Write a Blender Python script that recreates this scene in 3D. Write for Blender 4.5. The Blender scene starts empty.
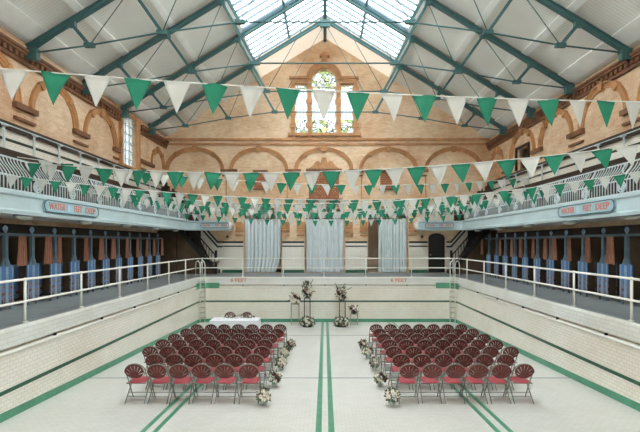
import bpy, bmesh, math, random
from mathutils import Vector, Matrix
random.seed(7)
PI = math.pi
COL = bpy.context.scene.collection

# ------------------------------------------------------------------ measures (metres; z = 0 on the pool deck)
CAMZ = 1.66
F = 420.0
XL, XR = -8.95, 9.2          # hall side walls
YN, YB = -4.0, 23.5          # near end wall and gable wall
PL, PR, PB = -6.1, 6.35, 20.5  # pool walls
GL, GR = -7.1, 7.25          # gallery fronts
EAVE = CAMZ + 11.15          # ridge height


def roof_z(x):
    return EAVE - 0.61 * abs(x)


def floor_z(y):
    return CAMZ - 3.08 - 0.038 * y


def floor_at(px, py):
    """where a sight line through a photo point meets the sloping pool floor"""
    Y = 3.08 / ((py - 243) / F - 0.038)
    return Vector(((px - 325) / F * Y, Y, floor_z(Y)))


# ------------------------------------------------------------------ materials
def new_mat(name):
    m = bpy.data.materials.new(name)
    m.use_nodes = True
    nt = m.node_tree
    return m, nt, nt.nodes['Principled BSDF']


def srgb(c):
    return tuple(((v / 255) / 12.92 if v / 255 <= 0.04045 else ((v / 255 + 0.055) / 1.055) ** 2.4) for v in c) + (1.0,)


def plain(name, c, rough=0.6, var=0.12, scale=6.0, metal=0.0, spec=0.5, stretch=None):
    m, nt, b = new_mat(name)
    tc = nt.nodes.new('ShaderNodeTexCoord')
    n = nt.nodes.new('ShaderNodeTexNoise')
    n.inputs['Scale'].default_value = scale
    n.inputs['Detail'].default_value = 4
    if stretch:
        mp = nt.nodes.new('ShaderNodeMapping')
        mp.inputs['Scale'].default_value = stretch
        nt.links.new(tc.outputs['Object'], mp.inputs['Vector'])
        nt.links.new(mp.outputs['Vector'], n.inputs['Vector'])
    else:
        nt.links.new(tc.outputs['Object'], n.inputs['Vector'])
    r = nt.nodes.new('ShaderNodeValToRGB')
    a = srgb(c)
    r.color_ramp.elements[0].position = 0.3
    r.color_ramp.elements[1].position = 0.7
    r.color_ramp.elements[0].color = tuple(v * (1 - var) for v in a[:3]) + (1,)
    r.color_ramp.elements[1].color = tuple(min(1, v * (1 + var)) for v in a[:3]) + (1,)
    nt.links.new(n.outputs['Fac'], r.inputs['Fac'])
    nt.links.new(r.outputs['Color'], b.inputs['Base Color'])
    b.inputs['Roughness'].default_value = rough
    b.inputs['Metallic'].default_value = metal
    b.inputs['Specular IOR Level'].default_value = spec
    return m


def world_uv(nt, u, v):
    g = nt.nodes.new('ShaderNodeNewGeometry')
    s = nt.nodes.new('ShaderNodeSeparateXYZ')
    c = nt.nodes.new('ShaderNodeCombineXYZ')
    nt.links.new(g.outputs['Position'], s.inputs[0])
    nt.links.new(s.outputs[u], c.inputs[0])
    nt.links.new(s.outputs[v], c.inputs[1])
    return c.outputs[0], g.outputs['Position']


def bricks(name, u, v, c1, c2, mortar, bw, bh, msize, patch=None, patch_amt=0.5, rough=0.8, patch_scale=0.5, offset=0.5):
    m, nt, b = new_mat(name)
    vec, pos = world_uv(nt, u, v)
    t = nt.nodes.new('ShaderNodeTexBrick')
    t.offset = offset
    t.inputs['Color1'].default_value = srgb(c1)
    t.inputs['Color2'].default_value = srgb(c2)
    t.inputs['Mortar'].default_value = srgb(mortar)
    t.inputs['Scale'].default_value = 1
    t.inputs['Brick Width'].default_value = bw
    t.inputs['Row Height'].default_value = bh
    t.inputs['Mortar Size'].default_value = msize
    t.inputs['Mortar Smooth'].default_value = 0.3
    nt.links.new(vec, t.inputs['Vector'])
    out = t.outputs['Color']
    if patch:
        n = nt.nodes.new('ShaderNodeTexNoise')
        n.inputs['Scale'].default_value = patch_scale
        n.inputs['Detail'].default_value = 6
        n.inputs['Roughness'].default_value = 0.65
        nt.links.new(pos, n.inputs['Vector'])
        r = nt.nodes.new('ShaderNodeValToRGB')
        r.color_ramp.elements[0].position = 0.42
        r.color_ramp.elements[1].position = 0.72
        nt.links.new(n.outputs['Fac'], r.inputs['Fac'])
        mm = nt.nodes.new('ShaderNodeMath')
        mm.operation = 'MULTIPLY'
        mm.inputs[1].default_value = patch_amt
        nt.links.new(r.outputs['Color'], mm.inputs[0])
        mx = nt.nodes.new('ShaderNodeMix')
        mx.data_type = 'RGBA'
        mx.blend_type = 'MULTIPLY'
        nt.links.new(mm.outputs[0], mx.inputs[0])
        nt.links.new(out, mx.inputs[6])
        mx.inputs[7].default_value = srgb(patch)
        out = mx.outputs[2]
    nt.links.new(out, b.inputs['Base Color'])
    b.inputs['Roughness'].default_value = rough
    return m


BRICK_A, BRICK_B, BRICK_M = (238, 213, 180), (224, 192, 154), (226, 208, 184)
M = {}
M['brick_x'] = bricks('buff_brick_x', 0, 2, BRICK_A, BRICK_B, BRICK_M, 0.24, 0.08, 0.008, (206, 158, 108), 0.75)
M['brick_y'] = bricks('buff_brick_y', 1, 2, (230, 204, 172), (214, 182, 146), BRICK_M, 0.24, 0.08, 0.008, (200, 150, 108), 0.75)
TILE_A, TILE_B, TILE_M = (238, 236, 226), (232, 230, 219), (206, 202, 191)
M['tile_x'] = bricks('white_tile_x', 0, 2, TILE_A, TILE_B, TILE_M, 0.155, 0.08, 0.006, (232, 218, 205), 0.5, 0.3)
M['tile_y'] = bricks('white_tile_y', 1, 2, TILE_A, TILE_B, TILE_M, 0.155, 0.08, 0.006, (232, 218, 205), 0.5, 0.3)
M['tile_floor'] = bricks('white_floor_tile', 0, 1, (213, 213, 208), (207, 207, 202), (193, 193, 187), 0.155, 0.08, 0.005, (228, 230, 224), 0.5, 0.35)
M['coping'] = bricks('pale_coping_tile', 1, 2, (216, 218, 212), (208, 211, 205), (188, 191, 186), 0.3, 0.09, 0.006, (225, 215, 200), 0.5, 0.35)
M['deck'] = plain('grey_deck', (132, 138, 138), 0.5, 0.1, 1.5)
M['terra'] = plain('terracotta', (186, 136, 90), 0.6, 0.22, 2.5)
M['terra_dark'] = plain('dark_terracotta', (124, 84, 58), 0.6, 0.25, 4)
M['terra_tile'] = bricks('terracotta_panel', 0, 2, (190, 130, 90), (160, 100, 68), (120, 76, 54), 0.16, 0.1, 0.02)
M['wood_dark'] = plain('dark_wood', (54, 38, 30), 0.5, 0.3, 5, stretch=(1, 1, 8))
M['green_tile'] = plain('green_tile', (78, 146, 116), 0.3, 0.12, 4)
M['green_dark'] = plain('dark_green_tile', (48, 96, 72), 0.3, 0.12, 4)
M['green_black'] = plain('black_green_tile', (24, 48, 38), 0.3, 0.12, 4)
M['teal'] = plain('teal_painted_steel', (60, 100, 100), 0.45, 0.12, 3)
M['steel_white'] = plain('white_painted_steel', (226, 226, 218), 0.4, 0.05, 3)
M['white_paint'] = plain('white_painted_timber', (236, 238, 234), 0.6, 0.06, 2)
M['timber'] = plain('tan_timber', (150, 128, 106), 0.7, 0.2, 4)
M['gutter'] = plain('tan_gutter_tile', (206, 190, 170), 0.5, 0.1, 4)
M['cream'] = plain('cream_plaster', (236, 214, 186), 0.85, 0.05, 1.2)
M['fascia'] = plain('pale_blue_fascia', (188, 208, 212), 0.5, 0.08, 1.5)
M['rail_blue'] = plain('pale_blue_iron', (196, 210, 212), 0.45, 0.08, 5)
M['sign_blue'] = plain('sign_blue', (158, 192, 200), 0.4, 0.06, 4)
M['sign_red'] = plain('sign_red', (206, 122, 106), 0.5, 0.08, 5)
M['sign_pale'] = plain('sign_pale', (176, 206, 218), 0.5, 0.05, 5)
M['letter_red'] = plain('letter_tile_red', (196, 108, 82), 0.4, 0.1, 8)
M['curtain_blue'] = plain('pale_blue_cloth', (208, 219, 222), 0.85, 0.05, 3)
M['curtain_brown'] = plain('rust_striped_cloth', (152, 106, 86), 0.9, 0.35, 18, stretch=(1, 4, 0.2))
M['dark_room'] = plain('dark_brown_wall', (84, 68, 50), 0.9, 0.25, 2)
M['black_iron'] = plain('black_iron', (26, 28, 28), 0.5, 0.1, 3)
M['iron_grey'] = plain('blue_grey_iron', (86, 108, 122), 0.45, 0.15, 6)
M['maroon'] = plain('maroon_plastic', (90, 38, 33), 0.45, 0.15, 5)
M['seat_red'] = plain('rose_red_vinyl', (158, 64, 72), 0.6, 0.1, 6)
M['chair_tube'] = plain('grey_painted_tube', (124, 130, 122), 0.4, 0.1, 5, metal=0.2)
M['cloth_white'] = plain('white_linen', (228, 232, 236), 0.9, 0.03, 3)
M['leaf'] = plain('dark_leaf', (78, 98, 68), 0.6, 0.35, 9)
M['bloom_white'] = plain('cream_bloom', (240, 234, 222), 0.7, 0.06, 9)
M['bloom_blush'] = plain('blush_bloom', (214, 168, 160), 0.7, 0.12, 9)
M['bloom_plum'] = plain('plum_bloom', (82, 34, 44), 0.7, 0.2, 9)
M['flag_green'] = plain('green_bunting_cloth', (34, 127, 98), 0.85, 0.08, 5)
M['flag_white'] = plain('white_bunting_cloth', (196, 199, 193), 0.85, 0.04, 5)
M['cord'] = plain('white_cord', (222, 226, 220), 0.8, 0.04, 5)
M['lamp_white'] = plain('opal_lamp', (214, 218, 208), 0.35, 0.04, 4)
M['brass'] = plain('pale_metal', (176, 170, 150), 0.35, 0.1, 6, metal=0.6)


def cubicle_paint():
    m, nt, b = new_mat('worn_blue_paint')
    tc = nt.nodes.new('ShaderNodeTexCoord')
    n = nt.nodes.new('ShaderNodeTexNoise')
    n.inputs['Scale'].default_value = 9
    n.inputs['Detail'].default_value = 8
    n.inputs['Roughness'].default_value = 0.75
    nt.links.new(tc.outputs['Object'], n.inputs['Vector'])
    s = nt.nodes.new('ShaderNodeSeparateXYZ')
    nt.links.new(tc.outputs['Object'], s.inputs[0])
    ma = nt.nodes.new('ShaderNodeMath')
    ma.operation = 'MULTIPLY_ADD'
    ma.inputs[1].default_value = -0.3
    ma.inputs[2].default_value = 0.15
    nt.links.new(s.outputs[2], ma.inputs[0])
    ad = nt.nodes.new('ShaderNodeMath')
    nt.links.new(ma.outputs[0], ad.inputs[0])
    nt.links.new(n.outputs['Fac'], ad.inputs[1])
    r = nt.nodes.new('ShaderNodeValToRGB')
    r.color_ramp.interpolation = 'CONSTANT'
    e = r.color_ramp.elements
    e[0].position, e[0].color = 0.0, srgb((74, 114, 162))
    e[1].position, e[1].color = 0.53, srgb((172, 118, 70))
    x = e.new(0.565)
    x.color = srgb((40, 44, 48))
    nt.links.new(ad.outputs[0], r.inputs['Fac'])
    nt.links.new(r.outputs['Color'], b.inputs['Base Color'])
    b.inputs['Roughness'].default_value = 0.45
    return m


M['cubicle'] = cubicle_paint()
M['cubicle_pale'] = plain('pale_blue_stripe', (128, 156, 182), 0.45, 0.15, 10)


def ceiling_mat():
    m, nt, b = new_mat('ceiling_boards')
    g = nt.nodes.new('ShaderNodeNewGeometry')
    s = nt.nodes.new('ShaderNodeSeparateXYZ')
    nt.links.new(g.outputs['Position'], s.inputs[0])
    mu = nt.nodes.new('ShaderNodeMath')
    mu.operation = 'MULTIPLY'
    mu.inputs[1].default_value = 1 / 0.11
    nt.links.new(s.outputs[1], mu.inputs[0])
    fr = nt.nodes.new('ShaderNodeMath')
    fr.operation = 'FRACT'
    nt.links.new(mu.outputs[0], fr.inputs[0])
    lt = nt.nodes.new('ShaderNodeMath')
    lt.operation = 'LESS_THAN'
    lt.inputs[1].default_value = 0.12
    nt.links.new(fr.outputs[0], lt.inputs[0])
    n = nt.nodes.new('ShaderNodeTexNoise')
    n.inputs['Scale'].default_value = 0.7
    n.inputs['Detail'].default_value = 5
    nt.links.new(g.outputs['Position'], n.inputs['Vector'])
    r = nt.nodes.new('ShaderNodeValToRGB')
    r.color_ramp.elements[0].position = 0.35
    r.color_ramp.elements[1].position = 0.65
    r.color_ramp.elements[0].color = srgb((222, 221, 214))
    r.color_ramp.elements[1].color = srgb((232, 234, 228))
    nt.links.new(n.outputs['Fac'], r.inputs['Fac'])
    mx = nt.nodes.new('ShaderNodeMix')
    mx.data_type = 'RGBA'
    nt.links.new(lt.outputs[0], mx.inputs[0])
    nt.links.new(r.outputs['Color'], mx.inputs[6])
    mx.inputs[7].default_value = srgb((206, 203, 194))
    nt.links.new(mx.outputs[2], b.inputs['Base Color'])
    b.inputs['Roughness'].default_value = 0.8
    return m


M['ceiling'] = ceiling_mat()


def clear_glass(name, tint, gloss=0.06):
    m, nt, b = new_mat(name)
    nt.nodes.remove(b)
    out = nt.nodes['Material Output']
    t = nt.nodes.new('ShaderNodeBsdfTransparent')
    t.inputs['Color'].default_value = tint
    g = nt.nodes.new('ShaderNodeBsdfGlossy')
    g.inputs['Roughness'].default_value = 0.08
    n = nt.nodes.new('ShaderNodeTexNoise')
    n.inputs['Scale'].default_value = 3
    r = nt.nodes.new('ShaderNodeValToRGB')
    r.color_ramp.elements[0].color = (gloss * 0.6,) * 3 + (1,)
    r.color_ramp.elements[1].color = (gloss * 1.4,) * 3 + (1,)
    nt.links.new(n.outputs['Fac'], r.inputs['Fac'])
    mx = nt.nodes.new('ShaderNodeMixShader')
    nt.links.new(r.outputs['Color'], mx.inputs[0])
    nt.links.new(t.outputs[0], mx.inputs[1])
    nt.links.new(g.outputs[0], mx.inputs[2])
    nt.links.new(mx.outputs[0], out.inputs['Surface'])
    return m


M['sky_glass'] = clear_glass('skylight_glass', (0.95, 0.97, 0.97, 1))
M['vase_glass'] = clear_glass('vase_glass', (0.86, 0.9, 0.88, 1), 0.14)


def added_opal():  # translucent cream for the added roof panels that glow onto the gable
    m, nt, b = new_mat('opal_skylight_glass')
    nt.nodes.remove(b)
    out = nt.nodes['Material Output']
    t = nt.nodes.new('ShaderNodeBsdfTranslucent')
    d = nt.nodes.new('ShaderNodeBsdfDiffuse')
    d.inputs['Color'].default_value = (0.7, 0.64, 0.56, 1)
    n = nt.nodes.new('ShaderNodeTexNoise')
    n.inputs['Scale'].default_value = 1.2
    r = nt.nodes.new('ShaderNodeValToRGB')
    r.color_ramp.elements[0].color = (0.062, 0.054, 0.044, 1)
    r.color_ramp.elements[1].color = (0.08, 0.07, 0.057, 1)
    nt.links.new(n.outputs['Fac'], r.inputs['Fac'])
    nt.links.new(r.outputs['Color'], t.inputs['Color'])
    a = nt.nodes.new('ShaderNodeAddShader')
    nt.links.new(t.outputs[0], a.inputs[0])
    nt.links.new(d.outputs[0], a.inputs[1])
    nt.links.new(a.outputs[0], out.inputs['Surface'])
    return m


M['opal'] = added_opal()


def stained_glass(name, u, zlo, zhi, cell):
    """pale leaded glass with a leafy green and gold pattern near the sill and the head"""
    m, nt, b = new_mat(name)
    nt.nodes.remove(b)
    out = nt.nodes['Material Output']
    vec, pos = world_uv(nt, u, 2)
    v = nt.nodes.new('ShaderNodeTexVoronoi')
    v.feature = 'DISTANCE_TO_EDGE'
    v.inputs['Scale'].default_value = 4.6
    nt.links.new(vec, v.inputs['Vector'])
    edge = nt.nodes.new('ShaderNodeMath')
    edge.operation = 'LESS_THAN'
    edge.inputs[1].default_value = 0.06
    nt.links.new(v.outputs['Distance'], edge.inputs[0])
    v2 = nt.nodes.new('ShaderNodeTexVoronoi')
    v2.inputs['Scale'].default_value = 4.6
    nt.links.new(vec, v2.inputs['Vector'])
    ramp = nt.nodes.new('ShaderNodeValToRGB')
    ramp.color_ramp.interpolation = 'CONSTANT'
    e = ramp.color_ramp.elements
    e[0].position, e[0].color = 0, (0.92, 0.96, 0.95, 1)
    e[1].position, e[1].color = 0.45, (0.62, 0.72, 0.48, 1)
    x = e.new(0.62)
    x.color = (0.9, 0.86, 0.58, 1)
    x = e.new(0.8)
    x.color = (0.9, 0.95, 0.93, 1)
    sp = nt.nodes.new('ShaderNodeSeparateColor')
    nt.links.new(v2.outputs['Color'], sp.inputs[0])
    nt.links.new(sp.outputs[0], ramp.inputs['Fac'])
    br = nt.nodes.new('ShaderNodeTexBrick')
    br.offset = 0
    br.inputs['Color1'].default_value = (0.93, 0.97, 0.97, 1)
    br.inputs['Color2'].default_value = (0.88, 0.94, 0.95, 1)
    br.inputs['Mortar'].default_value = (0.42, 0.48, 0.48, 1)
    br.inputs['Scale'].default_value = 1
    br.inputs['Brick Width'].default_value = cell
    br.inputs['Row Height'].default_value = cell * 1.15
    br.inputs['Mortar Size'].default_value = 0.013
    nt.links.new(vec, br.inputs['Vector'])
    dk = nt.nodes.new('ShaderNodeMix')
    dk.data_type = 'RGBA'
    nt.links.new(edge.outputs[0], dk.inputs[0])
    nt.links.new(ramp.outputs['Color'], dk.inputs[6])
    dk.inputs[7].default_value = (0.22, 0.28, 0.22, 1)
    s = nt.nodes.new('ShaderNodeSeparateXYZ')
    nt.links.new(vec, s.inputs[0])
    lo = nt.nodes.new('ShaderNodeMath')
    lo.operation = 'LESS_THAN'
    lo.inputs[1].default_value = zlo
    nt.links.new(s.outputs[1], lo.inputs[0])
    hi = nt.nodes.new('ShaderNodeMath')
    hi.operation = 'GREATER_THAN'
    hi.inputs[1].default_value = zhi
    nt.links.new(s.outputs[1], hi.inputs[0])
    mxm = nt.nodes.new('ShaderNodeMath')
    mxm.operation = 'MAXIMUM'
    nt.links.new(lo.outputs[0], mxm.inputs[0])
    nt.links.new(hi.outputs[0], mxm.inputs[1])
    fin = nt.nodes.new('ShaderNodeMix')
    fin.data_type = 'RGBA'
    nt.links.new(mxm.outputs[0], fin.inputs[0])
    nt.links.new(br.outputs['Color'], fin.inputs[6])
    nt.links.new(dk.outputs[2], fin.inputs[7])
    dim = nt.nodes.new('ShaderNodeMix')
    dim.data_type = 'RGBA'
    dim.blend_type = 'MULTIPLY'
    dim.inputs[0].default_value = 1
    nt.links.new(fin.outputs[2], dim.inputs[6])
    dim.inputs[7].default_value = (0.42, 0.42, 0.42, 1)
    t = nt.nodes.new('ShaderNodeBsdfTransparent')
    nt.links.new(dim.outputs[2], t.inputs['Color'])
    d = nt.nodes.new('ShaderNodeBsdfTranslucent')
    nt.links.new(fin.outputs[2], d.inputs['Color'])
    mx = nt.nodes.new('ShaderNodeMixShader')
    mx.inputs[0].default_value = 0.06
    nt.links.new(t.outputs[0], mx.inputs[1])
    nt.links.new(d.outputs[0], mx.inputs[2])
    nt.links.new(mx.outputs[0], out.inputs['Surface'])
    return m


# ------------------------------------------------------------------ mesh helpers
class MB:
    def __init__(s):
        s.v, s.f = [], []

    def add(s, verts, faces):
        n = len(s.v)
        s.v += [Vector(p) for p in verts]
        s.f += [[i + n for i in f] for f in faces]
        return s

    def box(s, lo, hi):
        x0, y0, z0 = lo
        x1, y1, z1 = hi
        return s.add([(x0, y0, z0), (x1, y0, z0), (x1, y1, z0), (x0, y1, z0), (x0, y0, z1), (x1, y0, z1), (x1, y1, z1), (x0, y1, z1)],
                     [(0, 3, 2, 1), (4, 5, 6, 7), (0, 1, 5, 4), (1, 2, 6, 5), (2, 3, 7, 6), (3, 0, 4, 7)])

    def tube(s, pts, r, n=8, closed=False):
        pts = [Vector(p) for p in pts]
        k = len(pts)
        rad = r if isinstance(r, (list, tuple)) else [r] * k
        base = len(s.v)
        prev = None
        for i, p in enumerate(pts):
            if closed:
                d = pts[(i + 1) % k] - pts[i - 1]
            else:
                d = pts[min(i + 1, k - 1)] - pts[max(i - 1, 0)]
            d.normalize()
            if prev is None:
                a = d.orthogonal().normalized()
            else:
                a = (prev - d * prev.dot(d))
                a = a.normalized() if a.length > 1e-6 else d.orthogonal().normalized()
            prev = a
            b = d.cross(a)
            for j in range(n):
                t = 2 * PI * j / n
                s.v.append(p + (a * math.cos(t) + b * math.sin(t)) * rad[i])
        m = k if closed else k - 1
        for i in range(m):
            i2 = (i + 1) % k
            for j in range(n):
                s.f.append([base + i * n + j, base + i * n + (j + 1) % n, base + i2 * n + (j + 1) % n, base + i2 * n + j])
        if not closed:
            s.f.append([base + j for j in range(n)][::-1])
            s.f.append([base + (k - 1) * n + j for j in range(n)])
        return s

    def bar(s, a, b, w, h, up=(0, 0, 1)):
        """rectangular bar from a to b, w across and h along the up direction"""
        a, b = Vector(a), Vector(b)
        d = (b - a).normalized()
        u = Vector(up)
        side = d.cross(u).normalized()
        u = side.cross(d).normalized()
        vs = []
        for p in (a, b):
            for x, y in ((-1, -1), (1, -1), (1, 1), (-1, 1)):
                vs.append(p + side * (x * w / 2) + u * (y * h / 2))
        return s.add(vs, [(0, 1, 2, 3), (7, 6, 5, 4), (0, 4, 5, 1), (1, 5, 6, 2), (2, 6, 7, 3), (3, 7, 4, 0)])

    def lathe(s, prof, c=(0, 0, 0), n=12):
        c = Vector(c)
        base = len(s.v)
        for r, z in prof:
            for j in range(n):
                t = 2 * PI * j / n
                s.v.append(c + Vector((r * math.cos(t), r * math.sin(t), z)))
        for i in range(len(prof) - 1):
            for j in range(n):
                s.f.append([base + i * n + j, base + i * n + (j + 1) % n, base + (i + 1) * n + (j + 1) % n, base + (i + 1) * n + j])
        s.f.append([base + j for j in range(n)][::-1])
        s.f.append([base + (len(prof) - 1) * n + j for j in range(n)])
        return s

    def ball(s, c, r, squash=1.0, n=8, m=5):
        return s.lathe([(r * math.sin(PI * (i + 0.15) / (m + 0.3)), -r * squash * math.cos(PI * (i + 0.15) / (m + 0.3))) for i in range(m + 1)], c, n)

    def map(s, fn):
        s.v = [Vector(fn(p)) for p in s.v]
        return s

    def mesh(s, name, mat, smooth=False):
        me = bpy.data.meshes.new(name)
        me.from_pydata([tuple(p) for p in s.v], [], s.f)
        bm = bmesh.new()
        bm.from_mesh(me)
        bmesh.ops.recalc_face_normals(bm, faces=bm.faces)
        bm.to_mesh(me)
        bm.free()
        if smooth:
            me.polygons.foreach_set('use_smooth', [True] * len(me.polygons))
        me.materials.append(mat)
        me.update()
        return me

    def build(s, name, mat, parent=None, smooth=False):
        return put(name, s.mesh(name, mat, smooth), parent)


def put(name, me, parent=None, loc=(0, 0, 0), rotz=0):
    o = bpy.data.objects.new(name, me)
    COL.objects.link(o)
    if parent is not None:
        o.parent = parent
    o.location = loc
    o.rotation_euler = (0, 0, rotz)
    return o


def tag(o, label, cat, group=None):
    o['label'] = label
    o['category'] = cat
    if group:
        o['group'] = group
    return o


def thing(name, label, cat, loc=(0, 0, 0), rotz=0, group=None):
    o = put(name, None, None, loc, rotz)
    return tag(o, label, cat, group)


def struct(o):
    o['kind'] = 'structure'
    return o


def dup(root, loc, rotz, label, group=None):
    def cp(o, parent):
        c = o.copy()
        COL.objects.link(c)
        if parent is not None:
            c.parent = parent
        for ch in o.children:
            cp(ch, c)
        return c
    r = cp(root, None)
    r.location = loc
    r.rotation_euler = (0, 0, rotz)
    r['label'] = label
    if group:
        r['group'] = group
    return r


def fill2d(name, outlines, fn, t, mat):
    """a slab of thickness t filled inside the first outline with the others as holes; fn maps (u, v, w) to space"""
    cu = bpy.data.curves.new('c', 'CURVE')
    cu.dimensions = '2D'
    cu.fill_mode = 'BOTH'
    cu.extrude = t / 2
    for pts in outlines:
        sp = cu.splines.new('POLY')
        sp.points.add(len(pts) - 1)
        for q, p in zip(sp.points, pts):
            q.co = (p[0], p[1], 0, 1)
        sp.use_cyclic_u = True
    o = bpy.data.objects.new('c', cu)
    me = bpy.data.meshes.new_from_object(o)
    bpy.data.objects.remove(o)
    bpy.data.curves.remove(cu)
    for v in me.vertices:
        v.co = fn(v.co.x, v.co.y, v.co.z + t / 2)
    bm = bmesh.new()
    bm.from_mesh(me)
    bmesh.ops.remove_doubles(bm, verts=bm.verts, dist=1e-5)
    bmesh.ops.recalc_face_normals(bm, faces=bm.faces)
    bm.to_mesh(me)
    bm.free()
    me.name = name
    me.materials.clear()
    me.materials.append(mat)
    return me


def text_mesh(body, size, mat, fn, depth=0.012, width=None):
    cu = bpy.data.curves.new('t', 'FONT')
    cu.body = body
    cu.size = size
    cu.align_x = 'CENTER'
    cu.align_y = 'CENTER'
    cu.extrude = depth / 2
    cu.offset = 0.004
    o = bpy.data.objects.new('t', cu)
    me = bpy.data.meshes.new_from_object(o)
    bpy.data.objects.remove(o)
    bpy.data.curves.remove(cu)
    xs = [v.co.x for v in me.vertices]
    k = 1 if width is None else width / (max(xs) - min(xs))
    for v in me.vertices:
        v.co = fn(v.co.x * k, v.co.y, v.co.z)
    me.materials.clear()
    me.materials.append(mat)
    return me


ORD = ['first', 'second', 'third', 'fourth', 'fifth', 'sixth', 'seventh', 'eighth', 'ninth', 'tenth', 'eleventh', 'twelfth', 'thirteenth', 'fourteenth']

# ------------------------------------------------------------------ world and camera
sc = bpy.context.scene
w = bpy.data.worlds.new('overcast_sky')
sc.world = w
w.use_nodes = True
bg = w.node_tree.nodes['Background']
bg.inputs['Color'].default_value = (0.97, 0.985, 1.0, 1)
bg.inputs['Strength'].default_value = 7.0
sc.view_settings.view_transform = 'Standard'
sc.view_settings.look = 'None'
sc.view_settings.gamma = 1
sc.view_settings.use_curve_mapping = False
sc.view_settings.exposure = 0.42
sc.cycles.use_denoising = True
sc.cycles.max_bounces = 10
sc.cycles.diffuse_bounces = 6
sc.cycles.transparent_max_bounces = 16

cd = bpy.data.cameras.new('camera')
cam = bpy.data.objects.new('camera', cd)
COL.objects.link(cam)
cd.sensor_width = 36
cd.lens = 36 * F / 640
cd.shift_x = -5 / 640
cd.shift_y = 27 / 640
cd.clip_start = 0.05
cam.location = (0, 0, CAMZ)
cam.rotation_euler = (PI / 2, 0, 0)
sc.camera = cam

# ------------------------------------------------------------------ pool
RC = 0.45
path = []                                  # (x, y, nx, ny) left wall to right wall, outward normals
path += [(PL, YN, -1, 0), (PL, YN + 8, -1, 0), (PL, PB - RC, -1, 0)]
for i in range(1, 9):
    a = PI - (PI / 2) * i / 8
    path.append((PL + RC + RC * math.cos(a), PB - RC + RC * math.sin(a), math.cos(a), math.sin(a)))
for i in range(0, 9):
    a = PI / 2 - (PI / 2) * i / 8
    path.append((PR - RC + RC * math.cos(a), PB - RC + RC * math.sin(a), math.cos(a), math.sin(a)))
path += [(PR, YN + 8, 1, 0), (PR, YN, 1, 0)]


def sweep(pth, prof, closed=True, follow=False):
    """profile of (outward offset, z) carried along the pool edge; follow adds the floor height"""
    mb = MB()
    k = len(prof)
    for x, y, nx, ny in pth:
        for d, z in prof:
            px, py = x + nx * d, y + ny * d
            mb.v.append(Vector((px, py, z + (floor_z(py) if follow else 0))))
    kk = k if closed else k - 1
    for i in range(len(pth) - 1):
        for j in range(kk):
            mb.f.append([i * k + j, i * k + (j + 1) % k, (i + 1) * k + (j + 1) % k, (i + 1) * k + j])
    return mb


mw = sweep(path, [(0, -2.45), (0, -0.495), (0.3, -0.495), (0.3, -2.45)])
wp = struct(mw.build('wall_pool', M['tile_y']))
wp.data.materials.append(M['tile_x'])
for p in wp.data.polygons:
    if abs(p.normal.y) > 0.7:
        p.material_index = 1
struct(sweep(path, [(0, -0.495), (-0.035, -0.475), (-0.035, -0.445), (0.0, -0.43), (0.12, -0.43), (0.12, -0.495)]).build('trim_pool_moulding', M['steel_white']))
struct(sweep(path, [(0.09, -0.43), (0.09, -0.35), (0.28, -0.35), (0.28, -0.43)]).build('trim_pool_gutter', M['gutter']))
cop = sweep(path, [(0.03, -0.38), (0.0, -0.355), (0.01, -0.31), (0.055, -0.06), (0.075, -0.02), (0.11, 0.0), (0.3, 0.0), (0.3, -0.38)])
struct(cop.build('trim_pool_coping', M['coping'], smooth=False))
struct(sweep(path, [(0.002, -1.225), (-0.008, -1.225), (-0.008, -1.145), (0.002, -1.145)]).build('trim_pool_band', M['green_dark']))
struct(sweep(path, [(0.002, -0.05), (-0.01, -0.05), (-0.01, 0.165), (0.002, 0.165)], follow=True).build('trim_pool_plinth', M['green_tile']))

fl = MB()
for y in (YN, PB + 0.05):
    fl.v += [Vector((PL - 0.05, y, floor_z(y))), Vector((PR + 0.05, y, floor_z(y))), Vector((PL - 0.05, y, floor_z(y) - 0.1)), Vector((PR + 0.05, y, floor_z(y) - 0.1))]
fl.f = [[0, 1, 5, 4], [2, 6, 7, 3], [0, 2, 3, 1], [4, 5, 7, 6], [0, 4, 6, 2], [1, 3, 7, 5]]
struct(fl.build('floor', M['tile_floor']))


def floor_strip(name, x0, x1, y0, y1, mat):
    mb = MB()
    e = 0.004
    for y in (y0, y1):
        for x in (x0, x1):
            for dz in (-0.02, e):
                mb.v.append(Vector((x, y, floor_z(y) + dz)))
    mb.f = [[1, 3, 7, 5], [0, 4, 6, 2], [0, 1, 5, 4], [2, 6, 7, 3], [0, 2, 3, 1], [4, 5, 7, 6]]
    return struct(mb.build(name, mat))


for i, (c, off, wd) in enumerate(((-3.14, 0.11, 0.09), (0.0, 0.115, 0.11), (3.2, 0.115, 0.09))):
    for k, s in enumerate((-1, 1)):
        floor_strip('trim_floor_stripe_%d' % (2 * i + k + 1), c + s * off - wd / 2, c + s * off + wd / 2, YN, PB - 0.02, M['green_tile'])
floor_strip('trim_floor_line_1', PL, PR, 10.85, 10.89, M['iron_grey'])
floor_strip('trim_floor_line_2', PL, PR, 16.92, 16.96, M['iron_grey'])

# deck: a U round the pool
inner = [(x + nx * 0.13, y + ny * 0.13) for x, y, nx, ny in path]
outl = inner + [(XR, YN), (XR, YB), (XL, YB), (XL, YN)]
struct(put('floor_deck', fill2d('floor_deck', [outl], lambda u, v, w_: (u, v, w_ - 0.2), 0.2, M['deck'])))

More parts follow.
